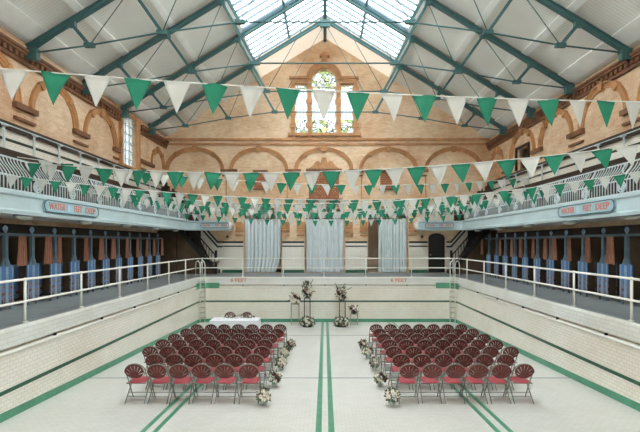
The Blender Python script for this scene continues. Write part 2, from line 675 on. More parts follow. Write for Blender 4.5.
# green corner plates on the pool wall, depth lettering, spouts
n0 = 3
for nm, idx in (('left', (2, 14)), ('right', (0, 0))):
    if nm == 'left':
        sub = [(PL, PB - RC - 0.25, -1, 0)] + path[2:11] + [(PL + RC + 0.5, PB, 0, 1)]
    else:
        sub = [(PR - RC - 0.5, PB, 0, 1)] + path[11:20] + [(PR, PB - RC - 0.25, 1, 0)]
    struct(sweep(sub, [(0.02, -0.54), (-0.05, -0.54), (-0.05, -0.28), (0.02, -0.28)]).build('trim_corner_plate_' + nm, M['green_tile']))
for px in (238.5, 399):
    X = (px - 325) / F * PB
    o = put('lettering', text_mesh('6 FEET', 0.23, M['letter_red'], lambda u, v, w_, X=X: (X + u, PB + 0.034 + v * 0.18 - w_, -0.165 + v * 0.97), 0.02, 0.8), wp)
    o['label'] = 'red tile lettering reading 6 FEET'
sp = MB().tube([(0, 0.04, 0), (0, -0.015, 0)], [0.026, 0.03], 10).mesh('spout', M['black_iron'])
for x in (-4.0, -2.0, 0.0, 2.0, 4.0):
    put('spout', sp, wp, (x, PB, -0.4))
for y in (9.5, 11.5, 13.5, 15.5, 17.5):
    put('spout', sp, wp, (PL, y, -0.4), PI / 2)
    put('spout', sp, wp, (PR, y, -0.4), -PI / 2)

# ------------------------------------------------------------------ hall walls
def rect(u0, v0, u1, v1):
    return [(u0, v0), (u1, v0), (u1, v1), (u0, v1)]


def arch_pts(c, half, v0, spring, rise, n=14):
    return [(c - half, v0), (c + half, v0)] + [(c + half * math.cos(PI * i / n), spring + rise * math.sin(PI * i / n)) for i in range(n + 1)]


WALL_T = 0.3
L_WIN = (18.42, 19.88, CAMZ + 3.48, CAMZ + 5.78)
R_WIN = (18.95, 20.1, CAMZ + 3.45, CAMZ + 4.45)
side_hi = lambda x: roof_z(x) + 0.3
left_map = lambda u, v, w_: (XL - w_, u, v)
right_map = lambda u, v, w_: (XR + w_, u, v)
back_map = lambda u, v, w_: (u, YB + w_, v)
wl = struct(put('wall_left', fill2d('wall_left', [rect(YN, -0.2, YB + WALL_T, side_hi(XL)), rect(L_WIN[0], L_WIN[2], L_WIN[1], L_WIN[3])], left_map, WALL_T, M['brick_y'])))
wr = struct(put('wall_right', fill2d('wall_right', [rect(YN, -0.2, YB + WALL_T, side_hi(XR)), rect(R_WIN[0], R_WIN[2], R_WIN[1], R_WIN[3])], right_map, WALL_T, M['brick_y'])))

ppm = F / YB
bx = lambda px: (px - 325) / ppm
bz = lambda py: CAMZ + (243 - py) / ppm
OPEN = [(244, 281.5), (305, 344.5), (368, 408)]
gable = [(XL, -0.2), (XR, -0.2), (XR, roof_z(XR) + 0.33), (0, EAVE + 0.33), (XL, roof_z(XL) + 0.33)]
holes = [arch_pts(bx((a + b) / 2), (b - a) / 2 / ppm, -0.05, bz(216), 0.55) for a, b in OPEN]
holes.append(arch_pts(bx(437), 8.6 / ppm, -0.05, bz(238), 0.28))
WIN_C = arch_pts(bx(324), 12.3 / ppm, bz(133), bz(82), 12.3 / ppm)
WIN_L = rect(bx(295), bz(133), bx(307.5), bz(84.5))
WIN_R = rect(bx(341), bz(133), bx(353.5), bz(84.5))
holes += [WIN_C, WIN_L, WIN_R]
wb = struct(put('wall_back', fill2d('wall_back', [gable] + holes, back_map, WALL_T, M['brick_x'])))
# near end of the hall, behind the photographer
struct(put('wall_near', fill2d('wall_near', [gable, arch_pts(0, 2.2, 4.6, 7.4, 1.6)], lambda u, v, w_: (u, YN - w_, v), WALL_T, M['brick_x'])))  # arched opening added to let in fill light from behind
# dark rooms behind the curtains and the side opening
lob = MB()
lob.box((XL, YB + 3.2, -0.2), (XR, YB + 3.4, 5.0)).box((XL, YB + 0.3, 4.6), (XR, YB + 3.4, 4.8)).box((XL, YB + 0.3, -0.2), (XR, YB + 3.4, 0.0))
lob.box((XL - 0.2, YB + 0.3, -0.2), (XL, YB + 3.4, 5.0)).box((XR, YB + 0.3, -0.2), (XR + 0.2, YB + 3.4, 5.0))
struct(lob.build('wall_lobby', M['cream']))
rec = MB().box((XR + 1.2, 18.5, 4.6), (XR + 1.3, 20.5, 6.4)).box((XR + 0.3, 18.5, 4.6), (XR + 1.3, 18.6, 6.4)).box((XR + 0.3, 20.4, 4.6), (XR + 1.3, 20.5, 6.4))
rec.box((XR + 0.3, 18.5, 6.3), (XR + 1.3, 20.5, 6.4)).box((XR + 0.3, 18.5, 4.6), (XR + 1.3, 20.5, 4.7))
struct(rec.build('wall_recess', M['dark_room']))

TRIM = [0]


def trim(mb, mat, parent=None, smooth=False):
    TRIM[0] += 1
    return struct(mb.build('trim_%d' % TRIM[0], mat, None, smooth))


def on_left(p):
    return (XL + p[2], p[0], p[1])


def on_right(p):
    return (XR - p[2], p[0], p[1])


def on_back(p):
    return (p[0], YB - p[2], p[1])


def arch_moulding(c, spring, rx, rz, th, depth, mp, jamb=0.0):
    """stepped moulding over a blind arch with a keystone and two shoulder blocks, in (u, v, out) and mapped to a wall"""
    mb = MB()
    n = 28
    for (o0, o1, dp) in ((0, 0.45, depth * 0.6), (0.45, 0.8, depth), (0.8, 1.0, depth * 1.35)):
        pr = []
        for i in range(n + 1):
            a = PI * i / n
            ca, sa = math.cos(a), math.sin(a)
            for o in (o0, o1):
                for d in (-0.02, dp):
                    pr.append((c + (rx + th * o) * ca, spring + (rz + th * o) * sa, d))
        b0 = len(mb.v)
        mb.v += [Vector(p) for p in pr]
        for i in range(n):
            q, r = b0 + 4 * i, b0 + 4 * i + 4
            mb.f += [[q, r, r + 1, q + 1], [q + 2, q + 3, r + 3, r + 2], [q + 1, r + 1, r + 3, q + 3]]
        mb.f += [[b0, b0 + 1, b0 + 3, b0 + 2], [b0 + 4 * n, b0 + 4 * n + 2, b0 + 4 * n + 3, b0 + 4 * n + 1]]
    o = trim(mb.map(mp), M['terra'])
    ks = MB()
    for a, ww, hh in ((PI / 2, 0.125, 0.32), (PI * 0.27, 0.075, 0.25), (PI * 0.73, 0.075, 0.25)):
        ca, sa = math.cos(a), math.sin(a)
        ctr = Vector((c + (rx + th * 0.5) * ca, spring + (rz + th * 0.5) * sa, 0))
        rd = Vector((ca, sa, 0)).normalized()
        td = Vector((-rd.y, rd.x, 0))
        vs = []
        for d in (-0.02, depth * 1.6):
            for x, y, tp in ((-1, -1, 0.75), (1, -1, 0.75), (1, 1, 1.15), (-1, 1, 1.15)):
                q = ctr + td * (x * ww * tp) + rd * (y * hh / 2)
                vs.append((q.x, q.y, d))
        ks.add(vs, [(0, 1, 2, 3), (7, 6, 5, 4), (0, 4, 5, 1), (1, 5, 6, 2), (2, 6, 7, 3), (3, 7, 4, 0)])
    put('keystone', ks.map(mp).mesh('keystone', M['terra']), o)
    return o


def band(u0, u1, v0, v1, d, mp, mat):
    return trim(MB().box((u0, v0, -0.02), (u1, v1, d)).map(mp), mat)


# side wall arches and their imposts
CENT = [8.2, 11.05, 13.9, 16.75, 19.55]
SPR = CAMZ + 4.08
for side, mp in ((0, on_left), (1, on_right)):
    cs = CENT[:4] if side == 0 else CENT
    for c in cs:
        arch_moulding(c, SPR, 1.0, 1.0, 0.22, 0.08, mp)
    arch_moulding(22.4, SPR, 0.68, 0.78, 0.17, 0.075, mp)
    edges = [(CENT[i] + 1.0, CENT[i + 1] - 1.0) for i in range(3)] + ([(CENT[3] + 0.96, 18.12)] if side == 0 else [(CENT[3] + 1.0, CENT[4] - 1.0)])
    edges += [(20.2, 21.75)] if side == 0 else [(CENT[4] + 1.0, 21.75)]
    for a, b in edges:
        band(a - 0.04, b + 0.04, SPR - 0.18, SPR - 0.02, 0.14, mp, M['terra_dark'])
        band(a, b, SPR - 0.5, SPR - 0.42, 0.09, mp, M['terra_dark'])
    # cornice with dentils under the eaves
    X0 = XL if side == 0 else XR
    he = CAMZ + 5.6 if side == 0 else CAMZ + 5.5
    co = MB()
    for ya, yb in (((YN, 18.15), (20.15, YB)) if side == 0 else ((YN, YB),)):
        co.box((ya, he - 0.32, -0.02), (yb, he - 0.22, 0.1)).box((ya, he - 0.08, -0.02), (yb, he, 0.2)).box((ya, he, -0.02), (yb, he + 0.07, 0.25))
    y = 6.0
    while y < YB:
        if side == 1 or not (18.0 < y < 20.15):
            co.box((y, he - 0.22, -0.02), (y + 0.11, he - 0.08, 0.15))
        y += 0.22
    trim(co.map(mp), M['terra_dark'])
    # gallery dado: white tile, green line, dark cap
    t1 = band(YN, YB, 2.7, CAMZ + 3.2, 0.04, mp, M['tile_y'])
    band(YN, YB, CAMZ + 2.86, CAMZ + 2.94, 0.05, mp, M['green_black'])
    band(YN, YB, CAMZ + 2.45, CAMZ + 2.6, 0.05, mp, M['terra_dark'])
    band(YN, YB, CAMZ + 3.18, CAMZ + 3.38, 0.14, mp, M['wood_dark'])

# left wall window
stl = stained_glass('side_window_glass', 1, 0, 99, 0.36)
y0, y1, z0, z1 = L_WIN
wn = struct(put('window_1', MB().box((XL - 0.17, y0, z0), (XL - 0.13, y1, z1)).mesh('window_1', stl)))
fr = MB()
for a, b in (((y0 - 0.22, z0), (y0, z1)), ((y1, z0), (y1 + 0.22, z1))):
    fr.box((XL - 0.02, a[0], a[1]), (XL + 0.13, b[0], b[1]))
fr.box((XL - 0.02, y0 - 0.25, z1), (XL + 0.16, y1 + 0.25, z1 + 0.1)).box((XL - 0.02, y0 - 0.25, z0 - 0.1), (XL + 0.16, y1 + 0.25, z0))
put('window_frame', fr.mesh('window_frame', M['terra']), wn)
gb = MB()
for i in range(1, 4):
    yy = y0 + (y1 - y0) * i / 4
    gb.box((XL - 0.19, yy - 0.015, z0), (XL - 0.11, yy + 0.015, z1))
for i in range(1, 6):
    zz = z0 + (z1 - z0) * i / 6
    gb.box((XL - 0.19, y0, zz - 0.012), (XL - 0.11, y1, zz + 0.012))
put('glazing_bars', gb.mesh('glazing_bars', M['rail_blue']), wn)
wn2 = struct(put('window_2', MB().box((XR + 0.12, R_WIN[0], R_WIN[2]), (XR + 0.15, R_WIN[1], R_WIN[3])).mesh('window_2', M['vase_glass'])))
fr = MB()
for a, b, c, d in ((R_WIN[0] - 0.1, R_WIN[2], R_WIN[0], R_WIN[3]), (R_WIN[1], R_WIN[2], R_WIN[1] + 0.1, R_WIN[3]), (R_WIN[0] - 0.1, R_WIN[3], R_WIN[1] + 0.1, R_WIN[3] + 0.1)):
    fr.box((XR - 0.08, a, b), (XR + 0.02, c, d))
put('window_frame', fr.mesh('window_frame', M['wood_dark']), wn2)

# back wall: string courses, arches, imposts
band(XL, XR, bz(140.6), bz(138.6), 0.1, on_back, M['terra'])
band(XL, XR, bz(145.2), bz(143.6), 0.08, on_back, M['terra'])
BC = [195, 258.9, 323.8, 388.3, 453.5]
for c in BC:
    arch_moulding(bx(c), bz(170), 25.8 / ppm, 18.8 / ppm, 0.21, 0.09, on_back)
for a, b in ((221, 237.5), (285.5, 301), (348.5, 364), (413, 428)):
    band(bx(a), bx(b), bz(172), bz(169.6), 0.16, on_back, M['terra_dark'])
    band(bx(a + 1.5), bx(b - 1.5), bz(176.5), bz(175.2), 0.1, on_back, M['terra_dark'])
# pilaster lines between the arches
for a in (226, 287, 361, 425):
    band(bx(a), bx(a) + 0.05, bz(221), bz(177), 0.05, on_back, M['terra'])
# small panels in the second and fourth arches
for c in (260.5, 386):
    o = trim(MB().box((bx(c - 5.8), bz(188.5), -0.02), (bx(c + 5.8), bz(172), 0.07)).map(on_back), M['terra_tile'])
    put('cap', MB().box((bx(c - 7.4), bz(172.6), -0.02), (bx(c + 7.4), bz(170.4), 0.15)).map(on_back).mesh('cap', M['terra_dark']), o)
    put('sill', MB().box((bx(c - 7), bz(190), -0.02), (bx(c + 7), bz(188.3), 0.13)).map(on_back).mesh('sill', M['terra_dark']), o)
# central panel with a scrolled pediment
o = trim(MB().box((bx(309), bz(199), -0.02), (bx(339), bz(170.5), 0.08)).map(on_back), M['terra_tile'])
o2 = MB().box((bx(306), bz(171.5), -0.02), (bx(342), bz(169.3), 0.2)).box((bx(306), bz(201.8), -0.02), (bx(342), bz(198.8), 0.18))
for a in (308, 322.5, 337):
    o2.box((bx(a), bz(205.5), -0.02), (bx(a + 3), bz(201.8), 0.14))
put('ledge', o2.map(on_back).mesh('ledge', M['terra_dark']), o)
ped = [(308, 169.3)] + [(308 + 3 * i / 4, 169 - 1.4 * (i / 4) ** 2 * 1.2) for i in range(1, 5)] + [(313, 166.2), (315.5, 162.2), (318.5, 161.4), (320.4, 163.4), (321.6, 160.2), (321.6, 158), (326.4, 158), (326.4, 160.2), (327.6, 163.4), (329.5, 161.4), (332.5, 162.2), (335, 166.2)] + [(340 - 3 * i / 4, 169 - 1.4 * (i / 4) ** 2 * 1.2) for i in range(4, 0, -1)] + [(340, 169.3)]
pm = fill2d('pediment', [[(bx(a), bz(b)) for a, b in ped]], lambda u, v, w_: (u, YB - w_, v), 0.16, M['terra'])
put('pediment', pm, o)

# gable window with three leaded lights in a terracotta surround
gs = stained_glass('gable_window_glass', 0, bz(119), bz(88), 0.2)
gw = struct(put('window_3', fill2d('window_3', [WIN_C], lambda u, v, w_: (u, YB + 0.15 + w_, v), 0.02, gs)))
for wnn in (WIN_L, WIN_R):
    put('pane', fill2d('pane', [wnn], lambda u, v, w_: (u, YB + 0.15 + w_, v), 0.02, gs), gw)
sur = MB()
for a in (291.2, 307.6, 336.4, 353.6):
    wd = 3.6
    sur.box((bx(a), bz(134), -0.02), (bx(a + wd), bz(84), 0.12))
    for k, yy in enumerate((126, 114, 102, 90)):
        sur.box((bx(a - 1.3), bz(yy + 2.2), -0.02), (bx(a + wd + 1.3), bz(yy - 2.2), 0.15))
sur.box((bx(288), bz(136.4), -0.02), (bx(361), bz(133.6), 0.2))
for a in (292, 308, 337, 354):
    sur.box((bx(a), bz(140), -0.02), (bx(a + 3.6), bz(136.4), 0.14))
for a, b in ((291, 308.5), (339.5, 357)):
    sur.box((bx(a), bz(84), -0.02), (bx(b), bz(79.6), 0.14)).box((bx(a - 1.5), bz(79.6), -0.02), (bx(b + 1.5), bz(77.4), 0.22))
put('surround', sur.map(on_back).mesh('surround', M['terra']), gw)
am = MB()
n = 26
for (r0, r1, dp) in ((12.4, 14.6, 0.1), (14.6, 16.6, 0.16), (16.6, 17.8, 0.22)):
    b0 = len(am.v)
    for i in range(n + 1):
        a = PI * i / n
        for r in (r0, r1):
            for d in (-0.02, dp):
                am.v.append(Vector((bx(324) + r / ppm * math.cos(a), bz(81) + r / ppm * math.sin(a) * 1.02, d)))
    for i in range(n):
        q, r = b0 + 4 * i, b0 + 4 * i + 4
        am.f += [[q, r, r + 1, q + 1], [q + 2, q + 3, r + 3, r + 2], [q + 1, r + 1, r + 3, q + 3]]
am.box((bx(321.2), bz(69), -0.02), (bx(327.4), bz(58), 0.26)).box((bx(319.6), bz(58), -0.02), (bx(329), bz(56), 0.3)).box((bx(322.2), bz(56), -0.02), (bx(326.4), bz(53.6), 0.2))
put('arched_hood', am.map(on_back).mesh('arched_hood', M['terra']), gw)
lb = MB()
for a in (318, 330):
    lb.box((bx(a) - 0.02, bz(133), -0.2), (bx(a) + 0.02, bz(72), -0.1))
lb.box((bx(311.7), bz(86.5), -0.2), (bx(336.3), bz(85.5), -0.1)).box((bx(311.7), bz(108.5), -0.2), (bx(336.3), bz(107.7), -0.1))
put('glazing_bars', lb.map(on_back).mesh('glazing_bars', M['white_paint']), gw)

# back wall: white tiled dado with dark lines between the openings, plinth, capitals
segs = [(222.5, 243.2), (282.4, 304.2), (345.4, 367.2), (409, 427.6)]
for a, b in segs:
    band(bx(a), bx(b), 0.0, bz(241.4), 0.04, on_back, M['tile_x'])
    band(bx(a), bx(b), bz(243.1), bz(241.2), 0.06, on_back, M['green_black'])
    band(bx(a), bx(b), bz(246.8), bz(245.6), 0.055, on_back, M['green_black'])
    band(bx(a), bx(b), 0.0, 0.17, 0.06, on_back, M['green_dark'])
for a, b in OPEN:
    for e, s in ((a, -1), (b, 1)):
        u = sorted((bx(e) + s * 0.02, bx(e) + s * 0.46))
        band(u[0], u[1], bz(232), bz(230), 0.1, on_back, M['terra'])
        band(u[0], u[1], bz(236), bz(234.6), 0.08, on_back, M['terra'])
        band(u[0], u[1], bz(229.5), bz(222), 0.06, on_back, M['terra'])
# stair dados: white tile with sloping black lines
for s in (-1, 1):
    e1 = bx(222.5) if s < 0 else bx(446)
    o1 = bx(206) if s < 0 else bx(449)
    far = (XL if s < 0 else XR)
    zq = bz(241.4)
    poly = [(e1, 0.0), (e1, zq), (e1 + s * 0.25, zq), (e1 + s * 1.2, zq + 1.065), (e1 + s * 1.2, zq), (e1 + s * 0.3, 0.0)]
    dk = [(e1 + s * 0.3, 0.0), (e1 + s * 1.2, zq), (e1 + s * 1.2, zq + 1.065), (far, zq + 1.065), (far, 0.0)]
    TRIM[0] += 1
    struct(put('trim_%d' % TRIM[0], fill2d('t', [dk], lambda u, v, w_: (u, YB - 0.03 + w_, v), 0.04, M['wood_dark'])))  # dark sheet standing in for the shade behind the stair railing
    m_ = fill2d('t', [poly], lambda u, v, w_: (u, YB - 0.03 + w_, v), 0.04, M['tile_x'])
    TRIM[0] += 1
    struct(put('trim_%d' % TRIM[0], m_))
    for dz in (0.0, -0.26):
        ln = MB().bar((e1, YB - 0.05, bz(242) + dz), (e1 + s * 0.28, YB - 0.05, bz(242) + dz), 0.05, 0.09)
        ln.bar((e1 + s * 0.24, YB - 0.05, bz(242) + dz - 0.03), (e1 + s * 1.9, YB - 0.05, bz(242) + dz + 1.85), 0.05, 0.09)
        trim(ln, M['green_black'])
# dark door in the doorway beside the right stairs
dr = struct(put('door_1', fill2d('door_1', [arch_pts(bx(437), 8.4 / ppm, 0.01, bz(238), 0.27)], lambda u, v, w_: (u, YB + 0.12 + w_, v), 0.06, M['black_iron'])))
put('door_handle', MB().ball((bx(431), YB + 0.1, 1.0), 0.04).mesh('door_handle', M['brass']), dr)

# ------------------------------------------------------------------ ceiling, skylight, purlins
SKX = 3.6
SK0, SK1 = 3.9, 21.0


def roof_slab(name, x0, x1, y0, y1, mat, t=0.1, lift=0.28):
    mb = MB()
    for y in (y0, y1):
        for x in (x0, x1):
            for d in (lift, lift + t):
                mb.v.append(Vector((x, y, roof_z(x) + d)))
    mb.f = [[0, 2, 6, 4], [1, 5, 7, 3], [0, 4, 5, 1], [2, 3, 7, 6], [0, 1, 3, 2], [4, 6, 7, 5]]
    return struct(mb.build(name, mat))


roof_slab('ceiling_left', XL - 0.5, -SKX, YN, YB + 0.3, M['ceiling'])
roof_slab('ceiling_right', XR + 0.5, SKX, YN, YB + 0.3, M['ceiling'])
for i, (a, b, mt) in enumerate(((SK1 + 0.1, YB + 0.3, M['cream']), (YN, SK0, M['ceiling']))):
    if i == 0:
        for k, sx in enumerate((-SKX, SKX)):
            q = MB().add([(sx, a, roof_z(sx) + 0.3), (0, a, roof_z(0) + 0.3), (0, b, roof_z(0) + 0.3), (sx, b, roof_z(sx) + 0.3)], [(0, 1, 2, 3)])
            struct(q.build('window_opal_%d' % (k + 1), M['opal']))  # panels added over the last bay to brighten the gable top
        continue
    roof_slab('ceiling_ridge_left', -SKX, 0, a, b, mt)
    roof_slab('ceiling_ridge_right', SKX, 0, a, b, mt)
for s, nm in ((-1, 'left'), (1, 'right')):
    for i, (x, wd, hh) in enumerate((((XL if s < 0 else XR) - s * 0.42, 0.55, 0.1), (s * 7.3, 0.24, 0.12), (s * 5.6, 0.24, 0.12), (s * 3.7, 0.26, 0.14))):
        z = roof_z(x) + 0.24
        mb = MB().bar((x, YN, z), (x, YB, z), wd, hh, up=(s * 0.61, 0, 1))
        struct(mb.build('beam_purlin_%s_%d' % (nm, i + 1), M['white_paint']))
TY = [3.9, 6.75, 9.6, 12.45, 15.3, 18.15, 21.0]
wi = 3
for i in range(len(TY) - 1):
    for s in (-1, 1):
        wi += 1
        a, b = TY[i] + 0.09, TY[i + 1] - 0.03
        mb = MB()
        for y in (a, b):
            for x in (s * SKX, s * 0.06):
                for d in (0.28, 0.295):
                    mb.v.append(Vector((x, y, roof_z(x) + d)))
        mb.f = [[0, 2, 6, 4], [1, 5, 7, 3], [0, 4, 5, 1], [2, 3, 7, 6], [0, 1, 3, 2], [4, 6, 7, 5]]
        o = struct(mb.build('window_%d' % wi, M['sky_glass']))
        g = MB()
        for k in range(0, 7):
            y = a + (b - a) * k / 6
            g.bar((s * SKX, y, roof_z(SKX) + 0.25), (s * 0.05, y, roof_z(0.05) + 0.25), 0.05, 0.09)
        put('glazing_bars', g.mesh('glazing_bars', M['iron_grey']), o)
        g = MB()
        for x in (s * 1.8,):
            g.bar((x, a, roof_z(x) + 0.2), (x, b, roof_z(x) + 0.2), 0.1, 0.12, up=(s * 0.61, 0, 1))
        put('purlin', g.mesh('purlin', M['teal']), o)
struct(MB().bar((0, YN, EAVE + 0.2), (0, YB, EAVE + 0.2), 0.16, 0.2).build('beam_ridge', M['teal']))

# ------------------------------------------------------------------ roof trusses
ORDT = ['against the near end of the skylight', 'nearest under the skylight', 'second', 'third', 'fourth', 'fifth', 'nearest the gable wall']


def make_truss():
    t = thing('roof_truss', 'x', 'roof truss', (0, 0, CAMZ), 0, 'teal roof trusses across the hall')
    rz = lambda x: 11.15 - 0.61 * abs(x)
    for s in (-1, 1):
        foot = 8.8 if s < 0 else 9.05
        r = MB()
        a, b = Vector((s * foot, 0, rz(foot))), Vector((s * 0.05, 0, rz(0.05)))
        up = Vector((s * 0.61, 0, 1)).normalized()
        r.bar(a + up * 0.065, b + up * 0.065, 0.14, 0.03, up=up).bar(a - up * 0.065, b - up * 0.065, 0.14, 0.03, up=up).bar(a, b, 0.05, 0.13, up=up)
        put('rafter', r.mesh('rafter', M['teal']), t)
        r = MB().bar(a + up * 0.2 + Vector((0, 0.2, 0)), Vector((s * 3.7, 0.2, rz(3.7))) + up * 0.2, 0.14, 0.16, up=up)  # tan bar running just behind each steel rafter
        put('timber_rafter', r.mesh('timber_rafter', M['timber']), t)
        tops = [Vector((s * x, 0, rz(x) - 0.1)) for x in (7.5, 5.75, 3.75)]
        bots = [Vector((s * 6.98, 0, 5.86)), Vector((s * 4.83, 0, 6.24)), Vector((s * 2.52, 0, 6.55))]
        for p, q in zip(tops, bots):
            m_ = MB().bar(p + Vector((0, -0.05, 0)), q + Vector((0, -0.05, 0)), 0.02, 0.09, up=(s, 0, .4)).bar(p + Vector((0, 0.05, 0)), q + Vector((0, 0.05, 0)), 0.02, 0.09, up=(s, 0, .4))
            stt = put('strut', m_.mesh('strut', M['teal']), t)
            put('gusset', MB().box((q.x - 0.15, -0.06, q.z - 0.06), (q.x + 0.15, 0.06, q.z + 0.06)).mesh('gusset', M['teal']), stt)
            put('gusset', MB().box((p.x - 0.11, -0.07, p.z - 0.08), (p.x + 0.11, 0.07, p.z + 0.08)).mesh('gusset', M['teal']), stt)
        ft = Vector((s * (foot - 0.05), 0, 5.62))
        tie = MB().tube([ft] + bots, 0.026, 8)
        put('tie_rod', tie.mesh('tie_rod', M['teal'], True), t)
        for p, q in ((bots[0], tops[1]), (bots[1], tops[2]), (bots[2], Vector((0, 0, 11.0))), (ft, tops[0])):
            put('brace_rod', MB().tube([p, q], 0.014, 6).mesh('brace_rod', M['teal'], True), t)
        br = MB().box((min(s * foot, s * (foot - 0.3)), -0.09, 5.42), (max(s * foot, s * (foot - 0.3)), 0.09, 5.75))
        put('foot_bracket', br.mesh('foot_bracket', M['teal']), t)
    put('tie_rod', MB().tube([(-2.52, 0, 6.55), (2.52, 0, 6.55)], 0.028, 8).mesh('tie_rod', M['teal'], True), t)
    put('gusset', MB().box((-0.25, -0.08, 10.8), (0.25, 0.08, 11.15)).mesh('gusset', M['teal']), t)
    return t


TL = ['teal steel roof truss closest to the viewer, mostly above the picture', 'teal steel roof truss second closest to the viewer', 'teal steel roof truss third closest to the viewer',
      'teal steel roof truss footed beside the big left arch, fourth from the gable wall', 'teal steel roof truss third from the gable wall', 'teal steel roof truss second from the gable wall', 'teal steel roof truss nearest the gable wall']
tr = make_truss()
tr['label'] = TL[-1]
tr.location = (0, TY[-1], CAMZ)
for y, lb_ in list(zip(TY, TL))[2:-1]:
    dup(tr, (0, y, CAMZ), 0, lb_)

# ------------------------------------------------------------------ galleries
FB, FT = 2.32, 2.83
LAND = 22.3          # front of the landing that returns along the gable wall
for s, nm, gx, wx, ex in ((-1, 'left', GL, XL, bx(229) * (LAND / YB)), (1, 'right', GR, XR, bx(418) * (LAND / YB))):
    outer = wx
    # curved corner between the long front and the landing
    pts = [(gx, YN), (gx, LAND - 0.45)]
    for i in range(1, 7):
        a = PI / 2 * i / 6
        pts.append((gx - s * (0.45 - 0.45 * math.cos(a)), LAND - 0.45 + 0.45 * math.sin(a)))
    pts += [(ex, LAND), (ex, YB), (outer, YB), (outer, YN)]
    struct(put('floor_gallery_' + nm, fill2d('g', [pts], lambda u, v, w_: (u, v, 2.36 + w_), 0.43, M['white_paint'])))
    # fascia swept along the front edge
    fp = []
    for k, p in enumerate(pts[:9]):
        pass
    fp = [(gx, YN, -s, 0), (gx, LAND - 0.45, -s, 0)]
    for i in range(1, 7):
        a = PI / 2 * i / 6
        fp.append((gx - s * (0.45 - 0.45 * math.cos(a)), LAND - 0.45 + 0.45 * math.sin(a), -s * math.cos(a), -math.sin(a)))
    fp[-1] = (gx - s * 0.45, LAND, 0, -1)
    fp.append((ex, LAND, 0, -1))
    prof = [(0, FB), (0.05, FB), (0.07, FB + 0.08), (0.03, FB + 0.12), (0.03, FT - 0.1), (0.08, FT - 0.06), (0.08, FT), (0, FT)]
    struct(sweep(fp, prof).build('trim_gallery_fascia_' + nm, M['fascia']))

# iron balustrade panels
PITCH = 1.435


def curve_xz():
    return [(0, 0), (0.0, 0.34), (-0.03, 0.43), (-0.1, 0.54), (-0.19, 0.65), (-0.25, 0.75), (-0.27, 0.83)]


def make_panel(length, nb, label):
    t = thing('gallery_railing', label, 'railing', (0, 0, 0), 0, 'pale iron railing panels along the galleries')
    bar_me = MB().tube([(x, 0, z) for x, z in curve_xz()], 0.012, 6).mesh('baluster', M['rail_blue'], True)
    for i in range(nb):
        put('baluster', bar_me, t, (0, -length / 2 + 0.2 + (length - 0.34) * i / (nb - 1), 0))
    put('top_rail', MB().bar((-0.27, -length / 2 + 0.01, 0.835), (-0.27, length / 2 - 0.01, 0.835), 0.045, 0.03).mesh('top_rail', M['rail_blue']), t)
    put('middle_rail', MB().bar((0, -length / 2 + 0.01, 0.37), (0, length / 2 - 0.01, 0.37), 0.03, 0.03).mesh('middle_rail', M['rail_blue']), t)
    put('bottom_rail', MB().bar((0, -length / 2 + 0.01, 0.03), (0, length / 2 - 0.01, 0.03), 0.05, 0.05).mesh('bottom_rail', M['rail_blue']), t)
    put('standard', MB().tube([(x, -length / 2 + 0.05, z) for x, z in curve_xz()], 0.026, 8).mesh('standard', M['rail_blue'], True), t)
    sc_ = MB()
    for cz, r in ((0.2, 0.13), (0.2, 0.07)):
        sc_.tube([(0.02, -length / 2 + 0.05 + r * math.cos(2 * PI * k / 16), cz + r * math.sin(2 * PI * k / 16)) for k in range(16)], 0.018, 6, True)
    for k in range(-3, 4):
        pass
    sc_.tube([(0.01 - 0.11 * (q / 10) ** 1.5, -length / 2 + 0.05 + 0.1 * math.sin(q / 10 * 2 * PI) * (1 - 0.5 * q / 10), 0.36 + 0.4 * q / 10) for q in range(11)], 0.016, 6)
    put('scrollwork', sc_.mesh('scrollwork', M['rail_blue'], True), t)
    return t


NP = 12
proto = None
for s, gx, nm in ((-1, GL, 'left'), (1, GR, 'right')):
    for k in range(NP):
        y = LAND - 0.5 - PITCH * (k + 0.5)
        lb_ = 'pale curved iron railing panel on the %s gallery, %s from the gable wall' % (nm, ORD[k])
        loc = (gx + s * 0.02, y, FT)
        rz_ = 0 if s < 0 else PI
        if proto is None:
            proto = make_panel(PITCH, 11, lb_)
            proto.location = loc
        else:
            dup(proto, loc, rz_, lb_)
first = None
for s, nm in ((-1, 'left'), (1, 'right')):
    ex = (bx(229) if s < 0 else bx(418)) * (LAND / YB)
    gx = GL if s < 0 else GR
    ln = abs(ex - gx) - 0.4
    xm = (ex + gx - s * 0.4) / 2
    lb_ = 'short pale iron railing on the %s gallery landing facing the pool' % nm
    if first is None:
        first = make_panel(ln, 16, lb_)
        first.location = (xm, LAND + 0.02, FT)
        first.rotation_euler = (0, 0, -PI / 2)
    else:
        dup(first, (xm, LAND + 0.02, FT), -PI / 2, lb_)

